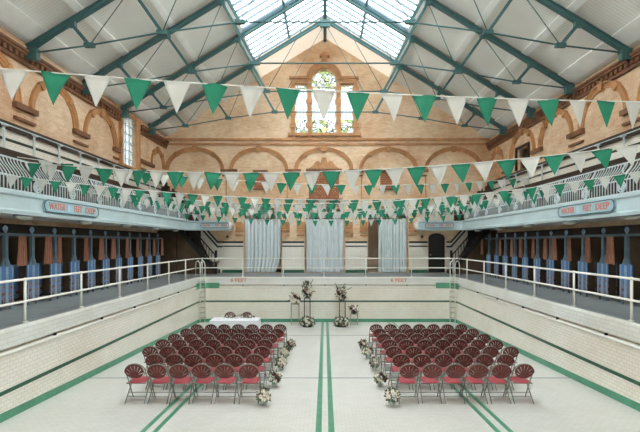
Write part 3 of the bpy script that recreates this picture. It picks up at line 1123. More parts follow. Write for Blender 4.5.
# timber tiers, stanchion rails and dark end panels on the galleries
for s, nm, wx in ((-1, 'left', XL), (1, 'right', XR)):
    for k in range(3):
        x0, x1 = wx - s * (0.06 + 0.45 * (2 - k)), wx - s * (0.5 + 0.45 * (2 - k))
        z = FT + 0.35 + 0.35 * k
        nmk = ('lowest', 'middle', 'top')[k]
        t = thing('gallery_bench', '%s dark timber bench tier on the %s gallery behind the railing' % (nmk, nm), 'bench', ((x0 + x1) / 2, 14.5, FT), 0, 'dark timber benches on the galleries')
        hw = abs(x1 - x0) / 2
        put('seat_board', MB().box((-hw, -6.9, 0.45 + 0.42 * k), (hw, 6.9, 0.50 + 0.42 * k)).mesh('seat_board', M['wood_dark']), t)
        put('riser', MB().box((hw * (0.85 if s < 0 else -0.95), -6.9, 0.0), (hw * (0.95 if s < 0 else -0.85), 6.9, 0.45 + 0.42 * k)).mesh('riser', M['wood_dark']), t)
        me = MB().box((-hw * 0.8, -0.04, 0.0), (hw * 0.8, 0.04, 0.45 + 0.42 * k)).mesh('support', M['wood_dark'])
        for y in (-6.6, -3.3, 0, 3.3, 6.6):
            put('support', me, t, (0, y, 0))
    t = thing('gallery_handrail', 'pale iron handrail on posts against the tiled upper wall of the %s gallery' % nm, 'handrail', (wx - s * 0.16, 14.5, FT + 1.345), 0, 'handrails on the upper gallery walls')
    put('rail', MB().tube([(0, -6.9, 0.76), (0, 6.9, 0.76)], 0.018, 8).mesh('rail', M['rail_blue'], True), t)
    me = MB().tube([(0, 0, 0), (0, 0, 0.76)], 0.032, 8).box((-0.08, -0.08, 0.7), (0.08, 0.08, 0.74)).mesh('post', M['rail_blue'])
    for k in range(12):
        put('post', me, t, (0, -6.6 + 1.2 * k, 0))
    # stepped dark timber end of the seating beside the gable wall
    me = MB()
    for k in range(5):
        xa = wx - s * (0.15 + 0.42 * k)
        me.box((min(xa, xa - s * 0.4), 22.55, FT), (max(xa, xa - s * 0.4), 22.75, FT + 1.9 - 0.28 * k))
        me.ball((xa - s * 0.2, 22.65, FT + 1.97 - 0.28 * k), 0.09)
    o = me.build('seating_end', M['wood_dark'])
    tag(o, 'dark stepped timber seating end beside the gable wall on the %s gallery' % nm, 'seating end', 'dark seating ends on the galleries')

# depth signs on the gallery fronts and the small ones on the landings
def capsule(L, H, n=8):
    r = H / 2
    pts = []
    for i in range(n + 1):
        a = -PI / 2 + PI * i / n
        pts.append((L / 2 - r + r * math.cos(a), r * math.sin(a)))
    for i in range(n + 1):
        a = PI / 2 + PI * i / n
        pts.append((-L / 2 + r + r * math.cos(a), r * math.sin(a)))
    return pts


def depth_sign(label, loc, rotz, L, H, board, ink, size):
    t = thing('depth_sign', label, 'sign', loc, rotz, 'water depth signs on the gallery fronts')
    f = lambda u, v, w_: (u, -w_, v)
    bd = put('board', fill2d('board', [capsule(L, H)], f, 0.06, M[board]), t)
    rim = MB().tube([(a * 1.0, -0.06, b * 1.0) for a, b in capsule(L, H)], 0.014, 6, True)
    put('rim', rim.mesh('rim', M['iron_grey'], True), bd)
    for body, u, wd in (('WATER', -0.3 * L, 0.27 * L), ('FEET', 0.07 * L, 0.15 * L), ('DEEP', 0.32 * L, 0.21 * L)):
        put('lettering', text_mesh(body, size, M[ink], lambda a, b, c, u=u: (u + a, -0.062 - c, b), 0.012, wd), bd)
    put('number_plate', MB().box((-0.13 * L, -0.068, -H * 0.3), (-0.06 * L, -0.05, H * 0.3)).mesh('number_plate', M['sign_pale']), bd)
    return t


depth_sign('long blue round-ended sign in red letters on the left gallery front', (GL + 0.03, 11.75, 2.605), PI / 2, 2.5, 0.3, 'sign_blue', 'sign_red', 0.24)
depth_sign('long blue round-ended sign in red letters on the right gallery front', (GR - 0.03, 11.65, 2.605), -PI / 2, 2.5, 0.3, 'sign_blue', 'sign_red', 0.24)
depth_sign('small pale depth sign on the left gallery landing beside the stairs', (-5.82, LAND - 0.03, 2.59), 0, 1.5, 0.24, 'fascia', 'sign_red', 0.17)
depth_sign('small pale depth sign on the right gallery landing above the dark doorway', (6.05, LAND - 0.03, 2.59), 0, 1.5, 0.24, 'fascia', 'sign_red', 0.17)

# lamps under the galleries
lamp = None
for s, nm, x in ((-1, 'left', -7.55), (1, 'right', 7.7)):
    for k, y in enumerate((10.55, 13.25, 15.95, 18.65, 21.2)):
        lb_ = 'white oval lamp under the %s gallery, %s from the viewer' % (nm, ORD[k])
        if lamp is None:
            lamp = thing('ceiling_lamp', lb_, 'lamp', (x, y, 2.36), 0, 'oval lamps under the galleries')
            b_ = MB().lathe([(0.3, -0.03), (0.3, 0.0)], n=20)
            b_.map(lambda p: (p[0] * 0.6, p[1], p[2]))
            put('base', b_.mesh('base', M['iron_grey']), lamp)
            d_ = MB().lathe([(0.02, -0.13), (0.14, -0.12), (0.23, -0.09), (0.27, -0.03)], n=20)
            d_.map(lambda p: (p[0] * 0.6, p[1], p[2]))
            put('diffuser', d_.mesh('diffuser', M['lamp_white'], True), lamp)
        else:
            dup(lamp, (x, y, 2.36), 0, lb_)

# ------------------------------------------------------------------ changing cubicles (front faces +x when unrotated)
def make_cubicle(label):
    t = thing('changing_cubicle', label, 'changing cubicle', (0, 0, 0), 0, 'blue changing cubicles under the galleries')
    pn = MB().box((-0.03, -0.2, 0.12), (0.02, 0.2, 1.02))
    pan = put('front_panel', pn.mesh('front_panel', M['cubicle']), t)
    st = MB().box((0.018, -0.045, 0.14), (0.032, 0.045, 1.0))
    for s in (-1, 1):
        st.box((0.018, s * 0.2 - 0.02, 0.12), (0.03, s * 0.2 + 0.02, 1.02))
    put('panel_moulding', st.mesh('panel_moulding', M['cubicle_pale']), pan)
    ft = MB().tube([(0, 0, 0), (0, 0, 0.12)], 0.03, 8).mesh('foot', M['iron_grey'])
    put('foot', ft, t, (-0.01, -0.16, 0))
    put('foot', ft, t, (-0.01, 0.16, 0))
    po = MB().box((-0.05, -0.045, 1.02), (0.03, 0.045, 1.74))
    po.add([(-0.03, -0.15, 1.02), (0.02, -0.15, 1.02), (0.02, 0.15, 1.02), (-0.03, 0.15, 1.02), (-0.03, -0.045, 1.24), (0.02, -0.045, 1.24), (0.02, 0.045, 1.24), (-0.03, 0.045, 1.24)],
           [(0, 3, 2, 1), (4, 5, 6, 7), (0, 1, 5, 4), (1, 2, 6, 5), (2, 3, 7, 6), (3, 0, 4, 7)])
    put('post', po.mesh('post', M['iron_grey']), t)
    put('head_rail', MB().box((-0.05, -0.472, 1.74), (0.03, 0.472, 1.8)).mesh('head_rail', M['iron_grey']), t)
    fi = MB().tube([(-0.01, 0, 1.8), (-0.01, 0, 1.84)], 0.025, 8)
    fi.tube([(-0.01, 0.06 * math.cos(2 * PI * k / 14), 1.9 + 0.06 * math.sin(2 * PI * k / 14)) for k in range(14)], 0.02, 6, True)
    fi.ball((-0.01, 0, 1.9), 0.045)
    put('finial', fi.mesh('finial', M['cubicle_pale'], True), t)
    dr_ = put('door', MB().box((-0.4, -0.46, 0.15), (-0.36, 0.02, 1.02)).mesh('door', M['cubicle']), t)
    put('door_rail', MB().box((-0.36, -0.46, 0.92), (-0.345, 0.02, 1.0)).box((-0.36, -0.46, 0.18), (-0.345, 0.02, 0.28)).mesh('door_rail', M['iron_grey']), dr_)
    put('partition', MB().box((-0.95, -0.02, 0.12), (-0.05, 0.02, 1.7)).mesh('partition', M['dark_room']), t)
    return t


cub = None
CX = {-1: -7.9, 1: 8.08}
for s, nm, ys in ((-1, 'left', [11.34 + 0.945 * k for k in range(-4, 10)]), (1, 'right', [12.2 + 0.945 * k for k in range(-4, 10)])):
    for k, y in enumerate(ys):
        lb_ = 'worn blue changing cubicle front on the %s side, %s from the stairs' % (nm, ORD[len(ys) - 1 - k])
        if cub is None:
            cub = make_cubicle(lb_)
            cub.location = (CX[s], y, 0)
            cub.scale = (1, 1, 1.06)
        else:
            dup(cub, (CX[s], y, 0), 0 if s < 0 else PI, lb_)
    wx = XL if s < 0 else XR
    pb = MB().box((min(wx, wx - s * 0.06), 6, 0), (max(wx, wx - s * 0.06), 22.38, 2.2))  # cubicle back boards; far stretch added as shade over the corner brick
    pb.box((min(wx, wx - s * 0.3), 6, 1.3), (max(wx, wx - s * 0.3), 21.3, 1.34))
    trim(pb, M['wood_dark'])

# rust curtains hanging from the cubicle rails
def make_curtain(wd, seed):
    rnd = random.Random(seed)
    ncol, nrow = 22, 5
    ph = rnd.random() * 6
    mb = MB()
    for j in range(nrow + 1):
        v = j / nrow
        for i in range(ncol + 1):
            u = i / ncol - 0.5
            flare = 0.82 + 0.3 * v
            x = 0.028 * math.sin(u * 26 + ph) * (0.7 + 0.5 * v)
            mb.v.append(Vector((x, u * wd * flare, 1.74 - 0.73 * v + 0.012 * math.sin(u * 13 + ph) * v)))
    for j in range(nrow):
        for i in range(ncol):
            a = j * (ncol + 1) + i
            mb.f.append([a, a + 1, a + ncol + 2, a + ncol + 1])
    return mb.mesh('cubicle_curtain', M['curtain_brown'], True)


CM = {w_: make_curtain(w_, i) for i, w_ in enumerate((0.16, 0.24, 0.32))}
lc = [(23, 0.32), (49, 0.32), (60, 0.16), (86, 0.24), (102, 0.32), (114, 0.32), (127, 0.24), (137.5, 0.24), (147, 0.16), (154, 0.24), (162, 0.24)]
rc = [(610, 0.32), (588, 0.24), (569, 0.16), (554, 0.32), (545.5, 0.24), (533, 0.16), (521, 0.24), (511.5, 0.16), (500, 0.16), (482, 0.24)]
for s, nm, lst in ((-1, 'left', lc), (1, 'right', rc)):
    for k, (px, w_) in enumerate(lst):
        X = CX[s] - s * 0.05
        y = X * F / (px - 325)
        o = put('cubicle_curtain', CM[w_], None, (X, y, 0), 0 if s < 0 else PI)
        o.scale = (1, 1, 1.06)
        tag(o, 'rust striped cubicle curtain on the %s side, %s from the viewer' % (nm, ORD[k]), 'curtain', 'rust curtains of the changing cubicles')

# ------------------------------------------------------------------ big pale curtains in the gable wall openings
def big_curtain(label, x0, x1, ztop, zbot, sweep_side, y, seed):
    rnd = random.Random(seed)
    nc, nr = 90, 14
    mb = MB()
    ph = [rnd.random() * 6 for _ in range(4)]
    for j in range(nr + 1):
        v = j / nr
        for i in range(nc + 1):
            u = i / nc
            x = x0 + (x1 - x0) * u
            if sweep_side:
                k = max(0.0, v - 0.55) / 0.45
                x -= sweep_side * (u if sweep_side > 0 else 1 - u) * 0.3 * k ** 2
            d = 0.05 * math.sin(u * 58 + ph[0] + 0.6 * math.sin(u * 9 + ph[1])) * (0.5 + 0.7 * v) + 0.03 * math.sin(u * 21 + ph[2])
            mb.v.append(Vector((x, y + d, ztop + (zbot - ztop) * v)))
    for j in range(nr):
        for i in range(nc):
            a = j * (nc + 1) + i
            mb.f.append([a, a + 1, a + nc + 2, a + nc + 1])
    o = mb.build('curtain', M['curtain_blue'], None, True)
    tag(o, label, 'curtain', 'pale blue curtains of the gable wall openings')
    return o


zt = bz(219)
yc = YB + 0.16
big_curtain('pale blue curtain filling the left opening, hem swept aside by the stairs', bx(245), bx(280.6), zt, 0.03, 1, yc, 1)
big_curtain('pale blue curtain filling the middle opening of the gable wall', bx(306), bx(344), zt, 0.03, 0, yc, 2)
big_curtain('narrow pale blue curtain half drawn across the opening left of the dark doorway', bx(379), bx(407), zt, 0.03, 0, yc, 3)
for (a, b), nm in zip(OPEN, ('left', 'middle', 'right')):
    o = MB().tube([(bx(a) + 0.02, yc, zt + 0.03), (bx(b) - 0.02, yc, zt + 0.03)], 0.025, 8).build('curtain_rod', M['black_iron'], None, True)
    tag(o, 'dark curtain rod across the %s opening of the gable wall' % nm, 'curtain rod', 'curtain rods of the gable wall openings')

# ------------------------------------------------------------------ stairs to the galleries
for s, nm in ((-1, 'left'), (1, 'right')):
    e0 = bx(218) if s < 0 else bx(449)
    x_foot = e0 * 22.9 / YB
    t = thing('staircase', 'dark staircase with black railing rising from the deck to the %s gallery' % nm, 'staircase', (x_foot, 22.95, 0), 0, 'dark staircases to the galleries')
    n = 12
    run, rise = 2.1, 2.42
    st = MB()
    for k in range(n):
        xa, xb = s * run * k / n, s * run
        st.box((min(xa, xb), -0.42, rise * k / n), (max(xa, xb), 0.42, rise * (k + 1) / n))
    put('flight', st.mesh('flight', M['dark_room']), t)
    hb = MB().bar((s * -0.02, -0.47, 0.95), (s * run, -0.47, 0.95 + rise), 0.06, 0.06)
    put('handrail', hb.mesh('handrail', M['black_iron']), t)
    sg = MB().bar((0, -0.45, 0.12), (s * run, -0.45, 0.12 + rise), 0.05, 0.22)
    put('string', sg.mesh('string', M['black_iron']), t)
    bm_ = MB().tube([(0, 0, 0.1), (0, 0, 0.95)], 0.02, 6).mesh('baluster', M['black_iron'])
    for k in range(14):
        f_ = (k + 0.5) / 14
        put('baluster', bm_, t, (s * run * f_, -0.47, rise * f_))
    nw = MB().box((-0.06, -0.53, 0), (0.06, -0.41, 1.15)).ball((0, -0.47, 1.2), 0.08)
    put('newel_post', nw.mesh('newel_post', M['black_iron']), t)
    # dark screen under the landing, outer side
    x_a, x_b = x_foot + s * (run + 0.02), (XL if s < 0 else XR)
    trim(MB().box((min(x_a, x_b), 22.4, 0), (max(x_a, x_b), 22.5, 2.3)), M['dark_room'])

# ------------------------------------------------------------------ white pool railing
RYL = [6.76 + 2.02 * k for k in range(7)]
RYR = [6.86 + 2.07 * k for k in range(7)]


def pool_rail(name, label, pts_posts, runs):
    t = thing('pool_railing', label, 'railing', pts_posts[0] + (0,), 0, 'white tubular railings round the pool')
    bx0, by0 = pts_posts[0]
    pm_ = MB().tube([(0, 0, 0), (0, 0, 0.9)], 0.028, 8).lathe([(0.06, 0), (0.06, 0.02), (0.03, 0.03)]).ball((0, 0, 0.9), 0.04).ball((0, 0, 0.44), 0.038)
    me = pm_.mesh('post', M['steel_white'], True)
    for x, y in pts_posts:
        put('post', me, t, (x - bx0, y - by0, 0))
    for z, nm in ((0.9, 'top_rail'), (0.44, 'lower_rail')):
        put(nm, MB().tube([(x - bx0, y - by0, z) for x, y in runs], 0.026, 8).mesh(nm, M['steel_white'], True), t)
    return t


RLX, RRX, RBY = PL - 0.17, PR + 0.17, PB + 0.17
pool_rail('l', 'white tubular railing along the left side of the empty pool', [(RLX, y) for y in RYL], [(RLX, 3.0), (RLX, 18.95), (RLX, 20.1)])
pool_rail('r', 'white tubular railing along the right side of the empty pool', [(RRX, y) for y in RYR], [(RRX, 3.0), (RRX, 18.95), (RRX, 20.1)])
bp = [(-6.05, RBY), (-4.05, RBY), (-2.05, RBY), (-0.05, RBY), (2.0, RBY), (4.25, RBY), (6.3, RBY)]
pool_rail('b', 'white tubular railing across the far deep end of the pool', bp, [(RLX + 0.02, 20.2), (-6.05, RBY), (6.3, RBY), (RRX - 0.02, 20.2)])

# corner ladders with hoop handles
lad = None
for s, nm in ((-1, 'left'), (1, 'right')):
    cx = (PL + RC) if s < 0 else (PR - RC)
    a = PI * 0.75 if s < 0 else PI * 0.25
    px_, py_ = cx + (RC - 0.06) * math.cos(a), PB - RC + (RC - 0.06) * math.sin(a)
    lb_ = 'narrow white ladder in the %s far corner of the pool with hoop handles' % nm
    rz_ = a - PI / 2
    if lad is None:
        lad = thing('pool_ladder', lb_, 'ladder', (px_, py_, floor_z(py_)), rz_, 'white ladders in the far pool corners')
        H = -floor_z(py_)
        for q in (-0.13, 0.13):
            put('stile', MB().tube([(q, 0, 0.0), (q, 0, H + 0.55), (q, 0.06, H + 0.72), (q, 0.2, H + 0.8), (q, 0.38, H + 0.74), (q, 0.44, H + 0.55), (q, 0.44, H + 0.0)], 0.022, 8).mesh('stile', M['steel_white'], True), lad)
        rg = MB().box((-0.13, -0.03, 0), (0.13, 0.03, 0.03)).mesh('rung', M['brass'])
        for k in range(8):
            put('rung', rg, lad, (0, 0, 0.22 + 0.25 * k))
    else:
        dup(lad, (px_, py_, floor_z(py_)), rz_, lb_)

# ------------------------------------------------------------------ fan-back folding chairs (facing +y)
def fan_back():
    P = Vector((0, 0.572))
    cz, rx, rz_ = 0.692, 0.205, 0.155

    def R(t):
        c, s_ = math.cos(t), math.sin(t)
        dz = P.y - cz
        A = (c / rx) ** 2 + (s_ / rz_) ** 2
        B = 2 * dz * s_ / rz_ ** 2
        C_ = (dz / rz_) ** 2 - 1
        return (-B + math.sqrt(B * B - 4 * A * C_)) / (2 * A)
    ns = 7
    slots = [PI * (0.155 + 0.69 * i / (ns - 1)) for i in range(ns)]
    ths = []
    for a in slots:
        ths += [(a - 0.036, 0), (a + 0.036, 1)]
    ang = []
    for a, k in ths:
        ang.append((a, k))
    full = []
    for i, (a, k) in enumerate(ang):
        full.append((a, k == 0))       # True: the cell after this angle is a slot
        if k == 1 and i < len(ang) - 1:
            full.append(((a + ang[i + 1][0]) / 2, False))
    a = ang[-1][0]
    lasta = a
    end = ang[0][0] + 2 * PI
    for i in range(1, 12):
        full.append((lasta + (end - lasta) * i / 12, False))
    lv = [0.2, 0.4, 0.86, 1.0]
    mb = MB()
    N = len(full)

    def pt(t, r, side):
        x, z = P.x + r * math.cos(t), P.y + r * math.sin(t)
        y = 0.02 - 0.9 * x * x * 0.8 + (0.009 if side else -0.009) - 0.22 * (z - 0.56)
        return Vector((x, y, z))
    for side in (0, 1):
        for t, _ in full:
            for f_ in lv:
                mb.v.append(pt(t, R(t) * f_, side))
        mb.v.append(pt(0, 0, side))
    half = N * 4 + 1

    def vid(side, i, l):
        return side * half + (i % N) * 4 + l
    for i in range(N):
        slot = full[i][1]
        for side in (0, 1):
            mb.f.append([side * half + N * 4, vid(side, i, 0), vid(side, i + 1, 0)])
            for l in range(3):
                if slot and l == 1:
                    continue
                mb.f.append([vid(side, i, l), vid(side, i, l + 1), vid(side, i + 1, l + 1), vid(side, i + 1, l)])
        mb.f.append([vid(0, i, 3), vid(1, i, 3), vid(1, i + 1, 3), vid(0, i + 1, 3)])
        if slot:
            mb.f.append([vid(0, i, 1), vid(0, i + 1, 1), vid(1, i + 1, 1), vid(1, i, 1)])
            mb.f.append([vid(0, i, 2), vid(1, i, 2), vid(1, i + 1, 2), vid(0, i + 1, 2)])
            for q in (i, i + 1):
                mb.f.append([vid(0, q, 1), vid(0, q, 2), vid(1, q, 2), vid(1, q, 1)])
    return mb.mesh('backrest', M['maroon'])


def make_chair(label):
    t = thing('folding_chair', label, 'chair', (0, 0, 0), 0, 'maroon fan-back folding chairs')
    put('backrest', fan_back(), t)
    # seat pad
    sb = MB()
    nx, ny = 8, 8
    for top in (0, 1):
        for j in range(ny + 1):
            for i in range(nx + 1):
                u, v = i / nx * 2 - 1, j / ny * 2 - 1
                r = min(1, (abs(u) ** 4 + abs(v) ** 4) ** 0.25)
                k = 1 - 0.08 * (abs(u * v)) ** 2
                z = 0.435 + (0.035 * (1 - r ** 6) + 0.006 if top else -0.012 * (1 - r ** 6))
                sb.v.append(Vector((u * 0.19 * k * (1 if v > 0 else 0.95), 0.235 + v * 0.19 * k, z + 0.015 * v)))
    S = (nx + 1) * (ny + 1)
    for top in (0, 1):
        for j in range(ny):
            for i in range(nx):
                a = top * S + j * (nx + 1) + i
                sb.f.append([a, a + 1, a + nx + 2, a + nx + 1])
    for i in range(nx):
        for j in (0, ny):
            a = j * (nx + 1) + i
            sb.f.append([a, a + 1, S + a + 1, S + a])
    for j in range(ny):
        for i in (0, nx):
            a = j * (nx + 1) + i
            sb.f.append([a, a + nx + 1, S + a + nx + 1, S + a])
    put('seat', sb.mesh('seat', M['seat_red'], True), t)
    put('seat_frame', MB().tube([(-0.2, 0.06, 0.42), (0.2, 0.06, 0.42), (0.205, 0.4, 0.445), (0.16, 0.435, 0.45), (-0.16, 0.435, 0.45), (-0.205, 0.4, 0.445)], 0.012, 8, True).mesh('seat_frame', M['chair_tube'], True), t)
    # continuous back frame that runs down to the front feet
    pts = [(-0.222, 0.44, 0.0), (-0.215, 0.2, 0.4), (-0.212, 0.06, 0.62)]
    for i in range(0, 11):
        a = PI - PI * i / 10
        pts.append((0.212 * math.cos(a), 0.02 - 0.05 * math.sin(a), 0.692 + 0.16 * math.sin(a)))
    pts += [(0.212, 0.06, 0.62), (0.215, 0.2, 0.4), (0.222, 0.44, 0.0)]
    put('back_frame', MB().tube(pts, 0.012, 8).mesh('back_frame', M['chair_tube'], True), t)
    for s in (-1, 1):
        put('leg', MB().tube([(s * 0.195, 0.34, 0.43), (s * 0.205, 0.0, 0.0)], 0.012, 8).mesh('leg', M['chair_tube'], True), t)
    put('stretcher', MB().tube([(-0.203, 0.1, 0.13), (0.203, 0.1, 0.13)], 0.009, 6).mesh('stretcher', M['chair_tube'], True), t)
    put('stretcher', MB().tube([(-0.2, 0.155, 0.2), (0.2, 0.155, 0.2)], 0.008, 6).mesh('stretcher', M['chair_tube'], True), t)
    put('stretcher', MB().tube([(-0.22, 0.36, 0.135), (0.22, 0.36, 0.135)], 0.009, 6).mesh('stretcher', M['chair_tube'], True), t)
    return t


# chair columns read off the photograph, row by row from the viewer; each is the px of the chair's centre
ROWZ = [8.87, 9.8, 10.68, 11.6, 12.5, 13.42, 14.3]
LROWS = [[248.8, 224.6, 201.6, 179.4, 157.4, 134.3], [254.7, 234.2, 214.6, 193.8, 174.6, 154.4],
         [262.1, 242.9, 224, 206, 186.8, 168.2, 150.4], [265.1, 248, 231, 213.2, 196.7, 179.6, 163],
         [270.3, 254.7, 238.4, 223.6, 207.8, 191, 175], [277.2, 262.1, 247, 231.6, 216.4, 202, 186.8],
         [280, 266.4, 252.3, 238.2, 224.3, 210.9, 197]]
RROWS = [[409.2, 432.2, 455.3, 478.1, 501.4, 524.4], [401, 421.8, 443.4, 463.7, 484.3, 505],
         [393.9, 413.6, 433, 452.2, 471, 490.3, 510.3], [389.2, 406.2, 424.8, 442.4, 459.8, 477.7, 495.5],
         [384, 401, 417.2, 434, 450.8, 466.6, 483.6], [379.6, 395.4, 410.8, 426.6, 441, 456.9, 472.5],
         [376.2, 390.6, 405, 419.4, 433.6, 447.4, 461.3]]
RN = ['row nearest the viewer', 'second row', 'third row', 'fourth row', 'fifth row', 'sixth row', 'row nearest the flower stands']
chair = None
rnd = random.Random(3)
SLOPE = math.atan(-0.038)


def place_chair(x, y, rz_, label, group=None):
    global chair
    loc = (x, y, floor_z(y + 0.2) + 0.001)
    if chair is None:
        chair = make_chair(label)
        o = chair
        o.location = loc
        o.rotation_euler = (0, 0, rz_)
    else:
        o = dup(chair, loc, rz_, label, group)
    d = Matrix.Rotation(SLOPE, 4, 'X') @ Matrix.Rotation(rz_, 4, 'Z')
    o.rotation_euler = d.to_euler()
    return o


for nm, rows in (('left', LROWS), ('right', RROWS)):
    for r, cols in enumerate(rows):
        for c, px in enumerate(cols):
            Y = ROWZ[r]
            where = 'at the aisle' if c == 0 else ('at the pool wall end' if c == len(cols) - 1 else '%s from the aisle' % ORD[c])
            lb_ = 'maroon fan-back chair in %s block, %s, %s' % (nm, RN[r], where)
            x = (px - 325) / F * (Y + 0.06)
            place_chair(x, Y + 0.05 + rnd.uniform(-0.015, 0.015), rnd.uniform(-0.03, 0.03), lb_)

# ------------------------------------------------------------------ signing table with two chairs behind
TX0, TX1, TYF, TYR = -4.38, -2.56, 15.95, 16.65
tz = floor_z(16.3)
t = thing('table', 'trestle table under the white cloth at the far end of the pool', 'table', ((TX0 + TX1) / 2, 16.3, tz))
hw, hd = (TX1 - TX0) / 2 - 0.02, (TYR - TYF) / 2 - 0.02
put('tabletop', MB().box((-hw, -hd, 0.70), (hw, hd, 0.735)).mesh('tabletop', M['timber']), t)
lg = MB().tube([(0, 0, 0), (0, 0, 0.70)], 0.018, 8).mesh('leg', M['chair_tube'])
for a in (-1, 1):
    for b in (-1, 1):
        put('leg', lg, t, (a * (hw - 0.08), b * (hd - 0.08), -b * 0.038 * (hd - 0.08)))
cl = MB()
npz = 4
per = []
K = 24
for i in range(K):
    per.append((TX0 + (TX1 - TX0) * i / K, TYF, 0, -1))
for i in range(12):
    per.append((TX1, TYF + (TYR - TYF) * i / 12, 1, 0))
for i in range(K):
    per.append((TX1 - (TX1 - TX0) * i / K, TYR, 0, 1))
for i in range(12):
    per.append((TX0, TYR - (TYR - TYF) * i / 12, -1, 0))
PN = len(per)
for j in range(npz + 1):
    v = j / npz
    for i, (x, y, nx, ny) in enumerate(per):
        d = 0.012 + v * (0.05 + 0.03 * math.sin(i * 1.3) + 0.02 * math.sin(i * 0.7))
        cx_ = 0.06 * v
        cl.v.append(Vector((x + nx * d + (cx_ * (-1 if x < -3.47 else 1) if ny else 0), y + ny * d, tz + 0.745 - 0.70 * v)))
for j in range(npz):
    for i in range(PN):
        cl.f.append([j * PN + i, j * PN + (i + 1) % PN, (j + 1) * PN + (i + 1) % PN, (j + 1) * PN + i])
cl.f.append(list(range(PN)))
tag(cl.build('tablecloth', M['cloth_white']), 'white cloth draped to the floor over the table at the far end', 'tablecloth')
place_chair((229 - 325) / F * 17.5, 17.66, PI + 0.05, 'maroon fan-back chair behind the white table, farther from the aisle')
place_chair((246 - 325) / F * 17.5, 17.66, PI - 0.05, 'maroon fan-back chair behind the white table, nearer the aisle')

# ------------------------------------------------------------------ flowers
def leaf_cloud(rx, rz_, zc, n, seed, droop=0.0, size=0.09):
    rnd = random.Random(seed)
    mb = MB()
    for _ in range(n):
        a, b = rnd.uniform(0, 2 * PI), math.asin(rnd.uniform(-0.85, 1))
        d = Vector((math.cos(a) * math.cos(b), math.sin(a) * math.cos(b), math.sin(b)))
        k = rnd.uniform(0.55, 1.0)
        p = Vector((d.x * rx * k, d.y * rx * k, zc + d.z * rz_ * k))
        L = size * rnd.uniform(0.7, 1.4)
        dirv = (d + Vector((rnd.uniform(-.5, .5), rnd.uniform(-.5, .5), rnd.uniform(-.5, .4) - droop))).normalized()
        sd = dirv.cross(Vector((rnd.uniform(-1, 1), rnd.uniform(-1, 1), rnd.uniform(-1, 1)))).normalized() * L * 0.26
        nr = sd.cross(dirv).normalized() * L * 0.12
        q = p + dirv * L
        mid = p + dirv * L * 0.5
        b0 = len(mb.v)
        mb.v += [p, mid + sd + nr, q, mid - sd + nr, mid - nr * 0.4]
        mb.f += [[b0, b0 + 1, b0 + 4], [b0 + 1, b0 + 2, b0 + 4], [b0 + 2, b0 + 3, b0 + 4], [b0 + 3, b0, b0 + 4]]
    me = bpy.data.meshes.new('foliage')
    me.from_pydata([tuple(v) for v in mb.v], [], mb.f)
    me.materials.append(M['leaf'])
    return me


def bloom_mesh(r, mat, seed):
    rnd = random.Random(seed)
    mb = MB().ball((0, 0, 0), r * 0.5, 0.8, 7, 4)
    for ring, (rr, n, tilt) in enumerate(((0.55, 5, 0.9), (0.9, 7, 0.45))):
        for k in range(n):
            a = 2 * PI * k / n + ring * 0.4 + rnd.uniform(-.15, .15)
            c = Vector((math.cos(a), math.sin(a), 0))
            t_ = Vector((-math.sin(a), math.cos(a), 0))
            up = Vector((0, 0, 1))
            o_ = c * r * 0.3
            w_ = r * 0.42
            p = [o_ - up * r * 0.3, o_ + c * r * rr * 0.6 + t_ * w_ + up * r * tilt * 0.2, o_ + c * r * rr * 0.75 + up * r * tilt * 0.75, o_ + c * r * rr * 0.6 - t_ * w_ + up * r * tilt * 0.2]
            b0 = len(mb.v)
            mb.v += p
            mb.f += [[b0, b0 + 1, b0 + 2], [b0, b0 + 2, b0 + 3]]
    me = bpy.data.meshes.new('blossom')
    me.from_pydata([tuple(v) for v in mb.v], [], mb.f)
    me.materials.append(mat)
    return me


BL = [bloom_mesh(0.062, M['bloom_white'], 1), bloom_mesh(0.052, M['bloom_white'], 2), bloom_mesh(0.05, M['bloom_blush'], 3), bloom_mesh(0.055, M['bloom_plum'], 4)]
PICK = [0, 1, 0, 3, 0, 1, 2, 0, 3, 1]


def put_blooms(t, rx, rz_, zc, n, seed, k=1.0):
    rnd = random.Random(seed)
    for i in range(n):
        ga = i * 2.39996 + rnd.uniform(-.3, .3)
        zz = -0.55 + 1.5 * (i + 0.5) / n
        zz = max(-0.6, min(0.97, zz))
        rr = math.sqrt(max(0.02, 1 - zz * zz))
        d = Vector((math.cos(ga) * rr, math.sin(ga) * rr, zz))
        o = put('blossom', BL[PICK[(i + seed) % len(PICK)]], t, (d.x * rx, d.y * rx, zc + d.z * rz_))
        o.rotation_euler = d.to_track_quat('Z', 'Y').to_euler()
        o.scale = (k,) * 3


